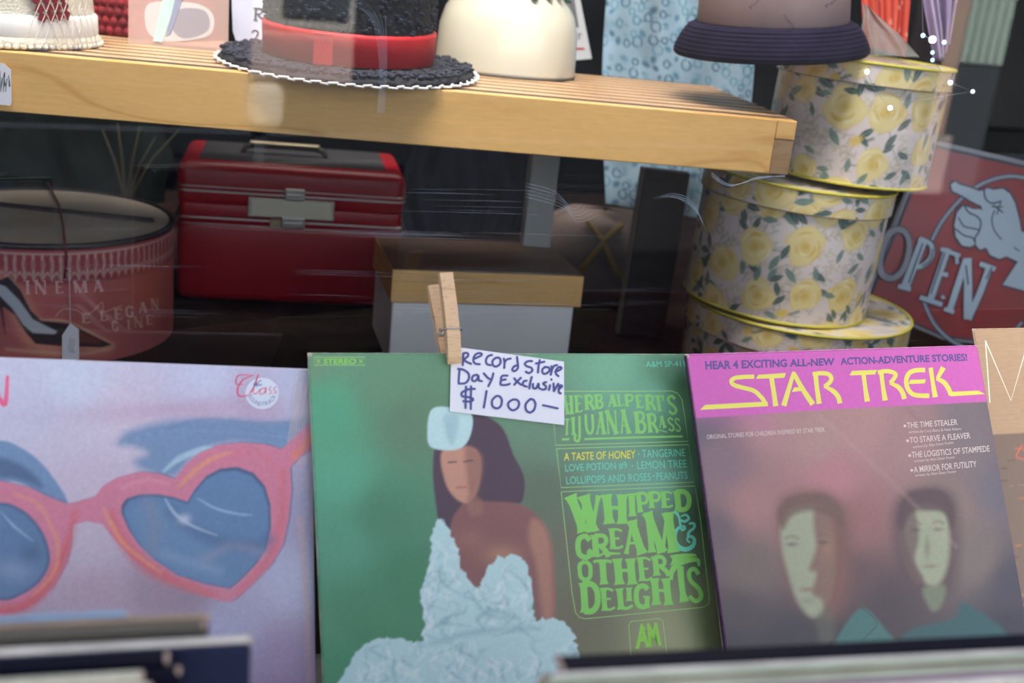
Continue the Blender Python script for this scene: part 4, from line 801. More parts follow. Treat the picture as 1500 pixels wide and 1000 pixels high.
# ------------------------------------------------------------------ painted round boxes
m_floral = mat('floral_paper', None, 0.42, attr=True, coat=0.3); m_yel = mat('yellow_cord', (0.62, 0.55, 0.07), 0.6)
def lc(r, g, b): return np.array(lin((r, g, b)))
def roses(P, x0, x1, y0, y1, seed, unit, r0=1.0):
    """cabbage roses, leaves and sprigs scattered over P (coordinates in metres)"""
    r = np.random.default_rng(seed); pts = []
    for _ in range(900):
        x, y = x0+r.random()*(x1-x0), y0+r.random()*(y1-y0)
        if all(min(abs(x-a), (x1-x0)-abs(x-a))**2+(y-b)**2 > (unit*1.62)**2 for a, b, _ in pts): pts.append((x, y, unit*(0.62+0.38*r.random())))
    g = lc(58, 90, 84); g2 = lc(110, 138, 130)
    for _ in range(len(pts)*7):   # sprigs
        x, y = x0+r.random()*(x1-x0), y0+r.random()*(y1-y0); a = r.random()*6.28; c = [lc(172, 160, 150), lc(196, 190, 150), lc(150, 165, 158), lc(190, 170, 165)][int(r.random()*4)]
        for k in range(5):
            bx, by = x+math.cos(a)*k*unit*0.16, y+math.sin(a)*k*unit*0.16; b = a+(1 if k % 2 else -1)*0.9
            P.line([(bx, by), (bx+math.cos(b)*unit*0.22, by+math.sin(b)*unit*0.22)], unit*0.07, c, unit*0.05, 0.7, False)
    for x, y, R in pts:
        for k in range(5):
            a = r.random()*6.28; L = R*(1.25+0.35*r.random()); cx, cy = x+math.cos(a)*L, y+math.sin(a)*L; b = a+r.normal()*0.7; l, w_ = R*0.42, R*0.17; c = g if r.random() < .6 else g2
            P.line([(x+math.cos(a)*R*.8, y+math.sin(a)*R*.8), (cx, cy)], R*0.05, g2, R*0.04, 0.8, False)
            ca, sa = math.cos(b), math.sin(b); P.poly([(cx-ca*l, cy-sa*l), (cx-sa*w_, cy+ca*w_), (cx+ca*l, cy+sa*l), (cx+sa*w_, cy-ca*w_)], c, R*0.05, 0.95, True)
            P.line([(cx-ca*l*.7, cy-sa*l*.7), (cx+ca*l*.7, cy+sa*l*.7)], R*0.04, lc(150, 175, 160), R*0.03, 0.7, False)
        n = 9; pet = [(x+R*(0.92+0.16*math.sin(k*2.3+x*90))*math.cos(k*6.283/n), y+R*(0.9+0.16*math.cos(k*1.7+y*80))*math.sin(k*6.283/n)) for k in range(n)]
        P.poly(pet, lc(226, 204, 146), R*0.07, 1, True); P.poly([(x+(a-x)*.93, y+(b-y)*.93) for a, b in pet], lc(236, 220, 160), R*0.1, 0.8, True)
        for k in range(10):
            a = r.random()*6.28; rr = R*(0.25+0.6*r.random()); P.line([(x+rr*math.cos(a+t), y+rr*math.sin(a+t)) for t in (0, 0.45, 0.9)], [R*.03, R*.11, R*.03], lc(214, 180, 84) if r.random() < .65 else lc(244, 236, 200), R*.06, 0.75)
        P.blob(x, y, R*.3, R*.3, lc(214, 176, 66), 0.75)
    for _ in range(len(pts)):      # buds
        x, y = x0+r.random()*(x1-x0), y0+r.random()*(y1-y0); R = unit*.3
        if all((x-a)**2+(y-b)**2 > (c*1.3)**2 for a, b, c in pts): P.blob(x, y, R, R*.7, lc(226, 196, 100), 0.95, r.random()*3, 2); P.line([(x+R, y), (x+R*2.2, y+R*.6)], R*.35, g, R*.2, 0.8, False)
def painted_cyl(name, r, z0, z1, parent, seed, unit, n=420, nv=110, bulge=0.0, M=None):
    th = np.linspace(0, 2*math.pi, n, endpoint=False); zz = np.linspace(z0, z1, nv); T, Zz = np.meshgrid(th, zz)
    P = Paint((T*r).ravel(), Zz.ravel(), th*r, zz); P.base(lc(226, 214, 212)); P.C *= (0.95+0.1*vnoise(P.X, P.Y, 0.03, seed))[:, None]
    roses(P, 0, 2*math.pi*r, z0-unit*.3, z1+unit*.3, seed, unit)
    V = np.stack([r*np.cos(T).ravel(), r*np.sin(T).ravel(), Zz.ravel()], 1)
    return fast_mesh(name, V, grid_faces(n, nv, True), m_floral, parent, True, P.C, M)
def painted_disc(name, r, z, parent, seed, unit, n=96, nr=40):
    rr = np.linspace(0.0005, r, nr); th = np.linspace(0, 2*math.pi, n, endpoint=False); T, R_ = np.meshgrid(th, rr); X = (R_*np.cos(T)).ravel(); Y = (R_*np.sin(T)).ravel()
    P = Paint(X, Y); P.base(lc(226, 216, 214)); roses(P, -r, r, -r, r, seed, unit)
    return fast_mesh(name, np.stack([X, Y, np.full(X.shape, z)], 1), grid_faces(n, nr, True), m_floral, parent, True, P.C)
def hat_box(label, c, r, h, lid_h, seed, unit, tilt=(0, 0), rz=0.0, group=None):
    M = Matrix.Translation(c) @ Matrix.Rotation(tilt[0], 4, 'Y') @ Matrix.Rotation(tilt[1], 4, 'X') @ Matrix.Rotation(rz, 4, 'Z')
    t = thing('hat_box', label, 'hat box', M=M, group='floral hat boxes stacked by the shelf end')
    painted_cyl('box_wall', r, 0.0015, h-lid_h*0.3, t, seed, unit, 460, max(40, int(h*1000)))
    ring = [(r*math.cos(a), r*math.sin(a), 0.002) for a in np.linspace(0, 2*math.pi, 72, endpoint=False)]
    MB().tube(ring, 0.002, 6, closed=True).build('yellow_base_cord', m_yel, t, smooth='all')
    MB().lathe([(0.001, 0.0), (r-0.001, 0.0), (r-0.001, 0.004), (0.001, 0.004)], 64).build('base', m_card, t)
    rl = r+0.0035; ld = painted_cyl('lid', rl, h-lid_h, h, t, seed+50, unit*0.95, 460, 44)
    painted_disc('lid_top', rl-0.0003, h, ld, seed+90, unit)
    MB().tube([(rl*math.cos(a), rl*math.sin(a), h) for a in np.linspace(0, 2*math.pi, 72, endpoint=False)], 0.0021, 6, closed=True).build('yellow_rim_cord', m_yel, ld, smooth='all')
    MB().lathe([(rl+.0002, h-lid_h-0.0006), (rl+.0004, h-lid_h+0.0004), (rl-.002, h-lid_h+0.0004), (rl-.002, h-lid_h-0.0006), (rl+.0002, h-lid_h-0.0006)], 72).build('lid_edge', mat('lid_edge_tan', lin((150, 130, 110)), 0.7), ld)
    return t
Rd = math.radians
hat_box('large round hat box with yellow roses and yellow rim, lowest of the floral stack', (0.399, 1.60, FLOOR_Z+0.0005), 0.153, 0.123, 0.034, 3, 0.031, (0, 0), 0.5)
hat_box('middle round hat box with yellow roses, biggest visible of the floral stack', (0.362, 1.595, 1.0845), 0.1265, 0.179, 0.030, 17, 0.031, (Rd(2.0), 0), 2.0)
hat_box('smaller top hat box with yellow roses, beside the end of the wooden shelf', (0.427, 1.60, 1.2705), 0.1105, 0.155, 0.026, 29, 0.031, (Rd(1.2), 0), 0.9)

# ------------------------------------------------------------------ red train case
fs = Frame(atY(262, 440, 1.70), 12); fs.P0[2] = FLOOR_Z+0.0005
red = mat('red_vinyl', (0.27, 0.006, 0.013), 0.38, noise=(3, 0.12, (1, 1, 1)), bump=(300, 0.12)); chrome = mat('dull_chrome', (0.52, 0.52, 0.5), 0.34, 1.0); brass = mat('pale_brass', (0.62, 0.52, 0.36), 0.32, 1.0); blk = mat('black_rubber', (0.012, 0.012, 0.014), 0.6)
tc_ = thing('train_case', 'glossy red hard travel case with metal bands and latch', 'suitcase', fs)
def L(x, y, off=0): v = fs.loc(np.array(float(x)), np.array(float(y)), off); return float(v[0]), float(v[2])
wS = L(586, 400)[0]; xl = L(258, 300)[0]; zb1 = L(420, 326)[1]; zb2 = L(420, 283)[1]; zt = L(420, 246)[1]
MB().box((xl, 0, 0), (wS, 0.21, zb1), 0.016, 4).build('lower_shell', red, tc_, smooth=True)
MB().box((xl, 0, zb1+0.0145), (wS, 0.21, zt), 0.016, 4).build('lid', red, tc_, smooth=True)
MB().box((xl+0.003, 0.0025, zb1-0.012), (wS-0.003, 0.207, zb1+0.028), 0.010, 3).build('middle_band', red, tc_, smooth=True)
def loop(z, r): 
    e = 0.0012; a, b, c, d_ = xl-e, wS+e, -e, 0.21+e; q = 0.014; P = []
    for cx, cy, a0 in ((b-q, c+q, -90), (b-q, d_-q, 0), (a+q, d_-q, 90), (a+q, c+q, 180)):
        for t in range(0, 91, 18): P.append((cx+q*math.cos(Rd(a0+t)), cy+q*math.sin(Rd(a0+t)), z))
    return MB().tube(P, r, 6, closed=True).build('metal_band', chrome, tc_, smooth='all')
for z, r in ((zb2+0.003, 0.0011), (zb2-0.004, 0.0017), (zb1+0.001, 0.0019), (zb1-0.0085, 0.0010)): loop(z, r)
x0, z0 = L(363, 316); x1, z1 = L(490, 295)
lt = MB().box((x0, -0.006, z0), (x1, 0.0, z1), 0.0015, 2).build('latch_plate', mat('latch_nickel', (0.50, 0.49, 0.42), 0.4, 0.8), tc_)
MB().box((x0+0.004, -0.0072, z0+0.002), (x1-0.004, -0.006, z1-0.002), 0.0006, 1).build('latch_inlay', mat('latch_inlay', (0.55, 0.53, 0.43), 0.5, 0.4), lt)
for (xa, ya, xb, yb) in ((417, 292, 447, 277), (412, 332, 447, 318)):
    a, b = L(xa, ya), L(xb, yb); q = MB().box((a[0], -0.0095, a[1]), (b[0], 0.0, b[1]), 0.002, 2).build('clasp', chrome, tc_); MB().tube([(a[0]+0.004, -0.011, (a[1]+b[1])/2), (b[0]-0.004, -0.011, (a[1]+b[1])/2)], 0.0018, 8).build('clasp_pin', chrome, q)
a, b = L(395, 331), L(412, 320); MB().box((a[0], -0.005, a[1]), (b[0], 0, b[1]), 0.001, 1).build('lock_tab', brass, tc_)
hx0, hx1 = L(362, 240)[0], L(470, 240)[0]; hh = MB(); hh.tube([(hx0-0.012, 0.10, zt-0.002), (hx0-0.006, 0.10, zt+0.012), (hx0+0.01, 0.10, zt+0.016), (hx1-0.01, 0.10, zt+0.016), (hx1+0.006, 0.10, zt+0.012), (hx1+0.012, 0.10, zt-0.002)], [0.004, 0.005, 0.006, 0.006, 0.005, 0.004], 10)
hd = hh.build('handle', blk, tc_, smooth='all'); MB().box((hx0, 0.088, zt+0.018), (hx1, 0.1, zt+0.0225), 0.002, 2).build('brass_plate', brass, hd)
MB().box((xl+0.03, 0.03, zt-0.0015), (wS-0.03, 0.19, zt+0.0015), 0.001, 1).build('lid_pad', mat('grey_pad', (0.018, 0.016, 0.02), 0.7), tc_)
for x in (xl+0.03, wS-0.03): MB().lathe([(0.001, -0.0004), (0.008, -0.0004), (0.007, 0.003), (0.001, 0.003)], 16, (x, 0.03)).build('foot', blk, tc_)

# ------------------------------------------------------------------ white box with wooden-look lid
fb = Frame(atY(573, 442, 1.5), 15.5); zlid = fb.P0[2]-FLOOR_Z; fb.P0[2] = FLOOR_Z+0.0005
tbx = thing('storage_box', 'white storage box with wood-grain lid behind the clothespin', 'box', fb)
def Lb(x, y, off=0): v = fb.loc(np.array(float(x)), np.array(float(y)), off); return float(v[0]), float(v[2])
bw = Lb(838, 470)[0]; lt_ = Lb(575, 395, -0.004); lr = Lb(856, 406, -0.004)[0]; dep = 0.175
MB().box((0.002, 0.001, 0), (bw, dep, zlid+0.012), 0.0015, 1).build('body', mat('white_board', (0.84, 0.86, 0.90), 0.75, noise=(8, 0.04, (1, 1, 1))), tbx)
lw = wood('lid_wood_paper', (0.85, 0.53, 0.20), (0.70, 0.38, 0.12), 10, 0.5, (1, 1, 9))
MB().box((lt_[0], -0.004, zlid), (lr, dep+0.004, lt_[1]), 0.0012, 1).build('lid', lw, tbx); MB().box((lt_[0]+0.001, -0.003, lt_[1]-0.0006), (lr-0.001, dep+0.003, lt_[1]+0.0006), 0.0003, 1).build('lid_top', mat('lid_top_shade_brown', (0.16, 0.085, 0.05), 0.5, noise=(10, 0.2, (1, 6, 1))), tbx)  # shelf shade on the lid top put into a darker brown

# ------------------------------------------------------------------ round drum-like box with a shoe picture
cy = thing('round_box', 'round dusty-red box printed with a high-heeled shoe and lace border, far left', 'hat box', M=Matrix.Translation((-0.645, 1.52, FLOOR_Z+0.0005)))
CR, CH = 0.168, None
CH = float(atZ(60, 368, 1.1)[2]); 
def solve_h():
    best = None
    for z in np.linspace(0.03, 0.25, 200):
        x, y = proj([-0.645, 1.52-CR, FLOOR_Z+z])
        if best is None or abs(y-358) < best[0]: best = (abs(y-358), z)
    return best[1]
CH = solve_h()
m_cin = mat('printed_paper_red', None, 0.5, attr=True, coat=0.15)
n, nv = 620, 130; T, Zz = np.meshgrid(np.linspace(0, 2*math.pi, n, endpoint=False), np.linspace(0, CH, nv)); V = np.stack([CR*np.cos(T).ravel(), CR*np.sin(T).ravel(), Zz.ravel()], 1)
px, py = proj(V+np.array([-0.645, 1.52, FLOOR_Z])); front = np.sin(T).ravel() < 0.05
P = Paint(np.where(front, px, -4000), py); tt_ = T.ravel(); hz = V[:, 2]/CH
P.base(lc(176, 92, 92)); P.C *= (0.85+0.3*vnoise(tt_*CR, V[:, 2], 0.05, 4))[:, None]
bandm = np.clip((hz-0.70)/0.012, 0, 1); P.mix(bandm, lc(150, 52, 62))
u_ = tt_*CR/0.0105; fr_ = u_-np.floor(u_)-0.5; zb = (hz-0.70)/0.30
lace = np.exp(-((fr_)/0.09)**2)*(zb > 0.06)*(zb < 0.8)+np.exp(-((zb-0.8)/0.035)**2)+np.exp(-((zb-0.10-0.18*np.abs(np.cos(u_*math.pi)))/0.05)**2)+np.exp(-((np.hypot(fr_, (zb-0.5)*0.9)-0.2)/0.05)**2)*0.7
P.mix(np.clip(lace, 0, 1)*0.62*(zb > -0.02), lc(206, 186, 176)); P.mix(np.exp(-((zb+0.01)/0.03)**2)*0.5, lc(80, 50, 55)); P.mix(((zb > 0.93)*0.7), lc(190, 80, 86))
cr_ = lc(224, 190, 160)
P.poly([(0, 398), (40, 430), (60, 470), (112, 478), (166, 505), (160, 518), (60, 520), (35, 505), (5, 440), (-20, 430)], lc(206, 140, 120), 10, 0.75)
P.blob(215, 420, 40, 45, lc(196, 100, 74), 0.55)
P.line([(12, 405), (24, 420), (40, 450), (55, 468), (100, 472), (166, 505)], 2, cr_, 2, 0.8)
P.poly([(2, 410), (12, 405), (30, 425), (45, 455), (60, 470), (100, 474), (164, 505), (150, 509), (100, 508), (52, 504), (38, 488), (22, 462), (5, 450), (-10, 452), (-10, 408)], lc(38, 24, 32), 1.5)
P.poly([(-4, 416), (8, 420), (28, 440), (48, 468), (84, 486), (80, 490), (48, 488), (34, 476), (18, 452), (-2, 432)], lc(176, 184, 196), 1.5)
P.line([(0, 440), (4, 465), (8, 490)], [6, 3, 1.5], lc(40, 20, 26), 1); P.poly([(112, 484), (150, 500), (146, 504), (112, 502)], lc(110, 50, 46), 2)
P.line([(10, 512), (70, 517), (120, 519), (165, 510)], 3, cr_, 3, 0.6)
fast_mesh('printed_wall', V, grid_faces(n, nv, True), m_cin, cy, True, P.C)
m_rim = mat('dark_rim', (0.03, 0.022, 0.025), 0.6); m_cr = mat('cream_liner', (0.50, 0.42, 0.33), 0.8, noise=(9, 0.2, (1, 1, 1)))
MB().lathe([(CR+0.0012, CH-0.004), (CR+0.0015, CH+0.002), (CR-0.003, CH+0.003), (CR-0.006, CH+0.001), (CR-0.006, CH-0.004)], 96).build('rim', m_rim, cy, smooth='all')
MB().lathe([(0.001, CH-0.004), (CR-0.006, CH-0.004), (CR-0.006, CH+0.0)], 96).build('cream_lid_panel', m_cr, cy)
MB().lathe([(0.001, 0.0), (CR-0.001, 0.0), (CR-0.001, 0.003), (0.001, 0.003)], 64).build('base', m_rim, cy)
MB().box((-0.12, 0.02, CH-0.0035), (0.14, 0.032, CH+0.005), 0.003, 2).build('raised_inner_flap', m_rim, cy)
class CylInk(Ink):
    def build(s, name, m, parent, r=CR+0.0006, c=(-0.645, 1.52)):
        P = np.array(s.P); D = ray(P[:, 0], P[:, 1]); ox, oy = -c[0], -c[1]
        A_ = D[:, 0]**2+D[:, 1]**2; B_ = 2*(ox*D[:, 0]+oy*D[:, 1]); C_ = ox*ox+oy*oy-r*r; q = np.maximum(B_*B_-4*A_*C_, 0); t = (-B_-np.sqrt(q))/(2*A_)
        W = CAM+D*t[:, None]-np.array([c[0], c[1], FLOOR_Z+0.0005]); return link(name, W, s.F, m, parent)
k = CylInk(fs, 0); S = 5.556; O = (0, 360)
word(k, [('I', (200, 245, 280, 205, 250, 395)), ('N', (275, 380, 280, 280, 385, 392)), ('E', (445, 520, 285, 448, 525, 388)), ('M', (590, 710, 285, 600, 715, 380)), ('A', (750, 840, 280, 755, 850, 372))], S, O, 0.75)
k.build('lettering', mat('ink_dusty_pink', lin((215, 165, 165)), 0.7), cy)
k = CylInk(fs, 0); word(k, [('E', (660, 740, 545, 665, 745, 630)), ('L', (810, 880, 530, 815, 885, 612)), ('E', (925, 1000, 510, 930, 1010, 600)), ('G', (1015, 1090, 490, 1020, 1095, 580)), ('A', (1120, 1200, 460, 1125, 1205, 545)), ('N', (1225, 1290, 430, 1230, 1295, 520)), ('C', (905, 960, 610, 910, 970, 690)), ('I', (1030, 1060, 600, 1035, 1065, 680)), ('N', (1090, 1160, 580, 1095, 1165, 665)), ('E', (1185, 1245, 560, 1190, 1250, 640))], S, O, 0.8)
k.stroke([(82, 463), (92, 453), (112, 454), (125, 462), (140, 452), (150, 442), (152, 456), (165, 452), (178, 448)], 1.6)
k.build('lettering', mat('ink_dusty_cream', lin((206, 158, 146)), 0.7), cy)
k = CylInk(fs, 0); textq(k, 'fashions', [(-14, 495), (38, 499), (38, 508), (-14, 504)]); k.build('lettering', mat('ink_soft_rose', lin((150, 96, 110)), 0.7), cy)
# red string over the box and its paper tag
cc = lambda x, y, r_: None
def onbox(x, y, z): p = atZ(x, y, FLOOR_Z+z); return (p[0], p[1], p[2])
def oncyl(x, y, r=CR+0.002):
    D = ray(x, y); ox, oy = 0.645, -1.52; A_ = D[0]**2+D[1]**2; B_ = 2*(ox*D[0]+oy*D[1]); C_ = ox*ox+oy*oy-r*r; t = (-B_-math.sqrt(max(B_*B_-4*A_*C_, 0)))/(2*A_); return tuple(CAM+D*t)
strg = MB().tube([onbox(70, 268, CH+0.006), onbox(86, 300, CH+0.004), onbox(92, 330, CH+0.004), onbox(95, 357, CH+0.005), oncyl(97, 372), oncyl(97, 392), oncyl(94, 408)], 0.0016, 7).build('red_string', mat('red_string', (0.16, 0.012, 0.02), 0.8), smooth='all'); tag(strg, 'dark red string tied over the round red box', 'string')
ftg = Frame(np.array(oncyl(102, 500, CR+0.006)), 8); tg = thing('price_tag', 'white paper tag on thin string hanging before the round red box', 'tag', ftg)
k = Ink(ftg, 0); k.poly([(103, 473), (115.5, 482), (116, 525), (108, 531), (91, 529), (91, 491)]); o = k.build('tag_card', mat('tag_white', (0.75, 0.76, 0.85), 0.7), tg); sm = o.modifiers.new('t', 'SOLIDIFY'); sm.thickness = 0.0006
def fl(fr, x, y, off=0): v = fr.loc(np.array(float(x)), np.array(float(y)), off); return (float(v[0]), off, float(v[2]))
MB().tube([fl(ftg, 97, 393, 0), fl(ftg, 101.5, 393.5, 0), fl(ftg, 102, 430, 0), fl(ftg, 103, 476, 0)], 0.0006, 5).build('tag_string', mat('white_string', (0.6, 0.55, 0.58), 0.8), tg)
k = Ink(ftg, -0.0008); [k.stroke([(103+j*3, 495+j), (101+j*3, 512), (105+j*2.5, 516)], 0.8) for j in range(3)]; k.build('scribble', mat('pencil_grey', (0.25, 0.26, 0.32), 0.7), tg)

# ------------------------------------------------------------------ hats and bits on the shelf
def radial_noise(seed, amp, k=60):
    r = random.Random(seed); ph = [r.random()*6.28 for _ in range(6)]
    return lambda a: amp*sum(math.sin(a*(k*(0.4+0.3*i))+ph[i]) for i in range(6))/3
# cream cloche far left
fh = Matrix.Translation((-0.655, 1.40, SZ)); th_ = thing('straw_hat', 'cream woven straw hat with white band and red plaid ribbon, far left of the shelf', 'hat', M=fh)
straw = mat('cream_straw', (0.74, 0.70, 0.60), 0.75, noise=(80, 0.12, (1, 1, 3)), bump=(350, 1.0)); felt_w = mat('white_felt', (0.80, 0.80, 0.80), 0.8, noise=(15, 0.04, (1, 1, 1)), bump=(120, 0.2))
MB().lathe([(0.121, 0.0), (0.1265, 0.003), (0.126, 0.010), (0.122, 0.0135), (0.119, 0.03), (0.117, 0.05), (0.114, 0.09), (0.104, 0.13), (0.075, 0.155), (0.03, 0.165), (0.001, 0.166)], 72).build('crown', straw, th_, smooth='all')
MB().lathe([(0.1215, 0.012), (0.1228, 0.015), (0.1222, 0.034), (0.120, 0.037)], 72).build('white_band', felt_w, th_, smooth='all')
brd = MB()
for k_ in range(96):
    a = k_*2*math.pi/96; brd.sphere((0.1255*math.cos(a), 0.1255*math.sin(a), 0.0035), 0.004, 6, 4, (1, 1, .8))
brd.build('braided_rim', straw, th_, smooth='all', kind='stuff')
pl = MB()
for i in range(4):
    for j in range(7):
        a = Rd(-38+i*5-j*1.5); pl.box((-0.004, -0.0016, -0.0045), (0.004, 0.0016, 0.0045), 0.0004, 1, Matrix.Translation((0.123*math.cos(a), 0.123*math.sin(a), 0.036+j*0.0095+i*0.001)) @ Matrix.Rotation(a+math.pi/2, 4, 'Z') @ Matrix.Rotation(0.5, 4, 'Y'))
pl.build('plaid_ribbon', mat('plaid_red', (0.25, 0.012, 0.03), 0.7), th_, kind='stuff')
net = MB()
for i in range(7):
    a0 = Rd(-50+i*5); net.tube([(0.128*math.cos(a0+t*0.35), 0.128*math.sin(a0+t*0.35), 0.004+t*0.1) for t in np.linspace(0, 1, 8)], 0.0005, 4); net.tube([(0.129*math.cos(a0+0.35-t*0.35), 0.129*math.sin(a0+0.35-t*0.35), 0.004+t*0.1) for t in np.linspace(0, 1, 8)], 0.0005, 4)
net.build('netting', mat('white_net', (0.7, 0.66, 0.62), 0.8), th_, kind='stuff')
MB().lathe([(0.001, 0.052), (0.008, 0.05), (0.0085, 0.045), (0.001, 0.044)], 12, (0, 0)).build('blue_bead', mat('teal_bead', (0.05, 0.35, 0.42), 0.3), th_, M=Matrix.Translation((0.002, -0.125, 0.012)) @ Matrix.Rotation(Rd(0), 4, 'X'))
# red crochet hat behind it
rt = thing('crochet_hat', 'dark red knobbly crocheted hat behind the cream straw hat', 'hat', M=Matrix.Translation((-0.555, 1.66, SZ)))
km = MB(); km.lathe([(0.085, 0.0), (0.09, 0.01), (0.088, 0.05), (0.075, 0.09), (0.04, 0.115), (0.001, 0.12)], 40)
rr_ = random.Random(3)
for j in range(9):
    z = 0.008+j*0.012; r = 0.088*math.sqrt(max(0.05, 1-(max(0, z-0.03)/0.1)**2)); nk = max(8, int(2*math.pi*r/0.012))
    for i in range(nk):
        a = (i+0.5*(j % 2))*2*math.pi/nk; km.sphere((r*math.cos(a), r*math.sin(a), z), 0.0062, 6, 4)
km.build('crown', mat('red_wool', (0.20, 0.008, 0.015), 0.9, noise=(60, 0.4, (1, 1, 1))), rt, smooth='all', kind='stuff')
pk = thing('hat_pin', 'pink bead headed hat pin lying beside the cream hat', 'pin', M=Matrix.Translation(Vector(atZ(155, 44, SZ+0.006))))
MB().sphere((0, 0, 0), 0.0065, 14, 10).build('bead', mat('pink_bead', (0.5, 0.28, 0.27), 0.35), pk, smooth='all'); MB().tube([(-0.004, 0, 0), (-0.035, 0.004, 0.003)], 0.0015, 6).build('pin', mat('pin_tan', (0.3, 0.2, 0.18), 0.4), pk)

# black raffia hat with red band
hx, hy = -0.235, 1.452; ht = thing('brimmed_hat', 'black textured hat with wide red band and white zigzag brim edge on the shelf', 'hat', M=Matrix.Translation((hx, hy, SZ+0.005)) @ Matrix.Rotation(Rd(2.5), 4, 'X'))
raf = mat('black_raffia', (0.007, 0.008, 0.015), 0.75, noise=(160, 0.9, (1, 1, 1)), bump=(220, 1.0))
n1 = radial_noise(5, 0.002, 30)
MB().lathe([(0.078, 0.006), (0.085, 0.005), (0.12, 0.004), (0.150, 0.001), (0.1555, 0.003), (0.152, 0.008), (0.12, 0.012), (0.09, 0.012), (0.078, 0.012)], 120, fn=lambda x, y, z, a, r: (x*(1+n1(a)*4*(r > .14)), y*(1+n1(a)*4*(r > .14)), z+n1(a*1.3)*(r > .1))).build('brim', raf, ht, smooth='all')
MB().lathe([(0.096, 0.008), (0.099, 0.03), (0.101, 0.05), (0.102, 0.10), (0.100, 0.14), (0.09, 0.15), (0.001, 0.152)], 96, fn=lambda x, y, z, a, r: (x*(1+n1(a+z*40)*.7), y*(1+n1(a+z*40)*.7), z)).build('crown', raf, ht, smooth='all')
tf = MB(); r5 = random.Random(8)
for i in range(900):
    a = r5.random()*6.28; z = 0.052+r5.random()*0.09; s_ = 0.0026+r5.random()*0.002; tf.sphere((0.1015*math.cos(a), 0.1015*math.sin(a), z), s_, 5, 3, (1, 1, .6))
for i in range(900):
    a = r5.random()*6.28; r = 0.106+r5.random()*0.046; tf.sphere((r*math.cos(a), r*math.sin(a), 0.0115), 0.0026+r5.random()*0.0018, 5, 3, (1, 1, .7))
tf.build('raffia_tufts', mat('raffia_tuft', (0.014, 0.017, 0.034), 0.7, noise=(90, 0.8, (1, 1, 1))), ht, kind='stuff')
redb = mat('red_grosgrain', (0.50, 0.012, 0.022), 0.6, noise=(14, 0.15, (1, 1, 1)), bump=(260, 0.25))
MB().lathe([(0.0985, 0.013), (0.1035, 0.014), (0.1050, 0.046), (0.1045, 0.050), (0.100, 0.051)], 96).build('red_band', redb, ht, smooth='all')
MB().box((-0.036, -0.1075, 0.014), (-0.014, -0.1015, 0.050), 0.001, 1, Matrix.Rotation(0.12, 4, 'Z')).build('band_overlap', redb, ht)
zg = MB()
for i in range(104):
    a = i*2*math.pi/104; zg.box((-0.0062, -0.0012, -0.0011), (0.0062, 0.0014, 0.0011), 0.0005, 1, Matrix.Translation((0.1575*math.cos(a), 0.1575*math.sin(a), 0.0015+0.0016*(i % 2))) @ Matrix.Rotation(a+math.pi/2+(0.5 if i % 2 else -0.5), 4, 'Z'))
zg.build('zigzag_edge', mat('white_straw', (0.78, 0.78, 0.80), 0.6), ht, kind='stuff')

# ivory moulded hat with leafy trim
ih = thing('ivory_hat', 'glossy ivory moulded hat with leaf trim on the shelf, right of the black hat', 'hat', M=Matrix.Translation((-0.05, 1.66, SZ+0.0005)))
ivory = mat('ivory_gloss', (0.62, 0.59, 0.48), 0.3, noise=(6, 0.06, (1, 1, 1)), coat=0.7)
MB().lathe([(0.094, 0.0), (0.0975, 0.0015), (0.098, 0.006), (0.0975, 0.03), (0.0955, 0.06), (0.089, 0.082), (0.074, 0.106), (0.066, 0.118), (0.061, 0.15), (0.052, 0.165), (0.001, 0.168)], 80).build('crown', ivory, ih, smooth='all')
MB().lathe([(0.0945, -0.0005), (0.0985, 0.0), (0.0988, 0.0032), (0.0975, 0.0036)], 80).build('dark_piped_edge', mat('dark_piping', (0.08, 0.07, 0.06), 0.6), ih, smooth='all')
lf = mat('trim_leaf', (0.04, 0.13, 0.10), 0.5, noise=(40, 0.5, (1, 1, 1))); lf2 = mat('trim_brown', (0.16, 0.09, 0.05), 0.6)
leafmesh = None
for i in range(22):
    a = i*2*math.pi/22
    M = Matrix.Translation((0.074*math.cos(a), 0.074*math.sin(a), 0.108+0.003*(i % 3))) @ Matrix.Rotation(a+0.6*(i % 2), 4, 'Z') @ Matrix.Rotation(0.7, 4, 'Y')
    if leafmesh is None:
        o = MB().sphere((0, 0, 0), 0.0115, 10, 6, (1, 0.62, 0.25)).build('leaf', lf, ih, smooth='all', M=M); leafmesh = o
    else:
        o = leafmesh.copy(); COL.objects.link(o); o.parent = ih; o.matrix_local = M
MB().tube([(0.0725*math.cos(a), 0.0725*math.sin(a), 0.104+0.002*math.sin(9*a)) for a in np.linspace(0, 6.283, 60, endpoint=False)], 0.0022, 6, closed=True).build('stem_wreath', lf2, ih, smooth='all')

# dark-brimmed cap on top of the floral stack
ct = thing('brimmed_hat', 'dark plum ribbed-brim hat with mauve crown perched on the top floral hat box', 'hat', M=Matrix.Translation((0.292, 1.55, 1.428)) @ Matrix.Rotation(Rd(-6), 4, 'Y') @ Matrix.Rotation(Rd(4), 4, 'X'))
plum = mat('plum_ribbed', (0.014, 0.010, 0.030), 0.75, noise=(30, 0.3, (1, 1, 1)), bump=(60, 0.4)); crn = mat('mauve_crown', (0.24, 0.165, 0.17), 0.6, noise=(5, 0.18, (3, 3, 1)))
pr = [(0.08, 0.010), (0.098, 0.0), (0.117, -0.003), (0.122, 0.001), (0.121, 0.006), (0.116, 0.014), (0.108, 0.022), (0.100, 0.028), (0.092, 0.031), (0.084, 0.031), (0.08, 0.028)]
pr = [(0.08, 0.004), (0.105, -0.003), (0.1225, -0.005), (0.1245, -0.002), (0.1225, 0.006), (0.1165, 0.018), (0.109, 0.028), (0.101, 0.034), (0.094, 0.035), (0.08, 0.033)]
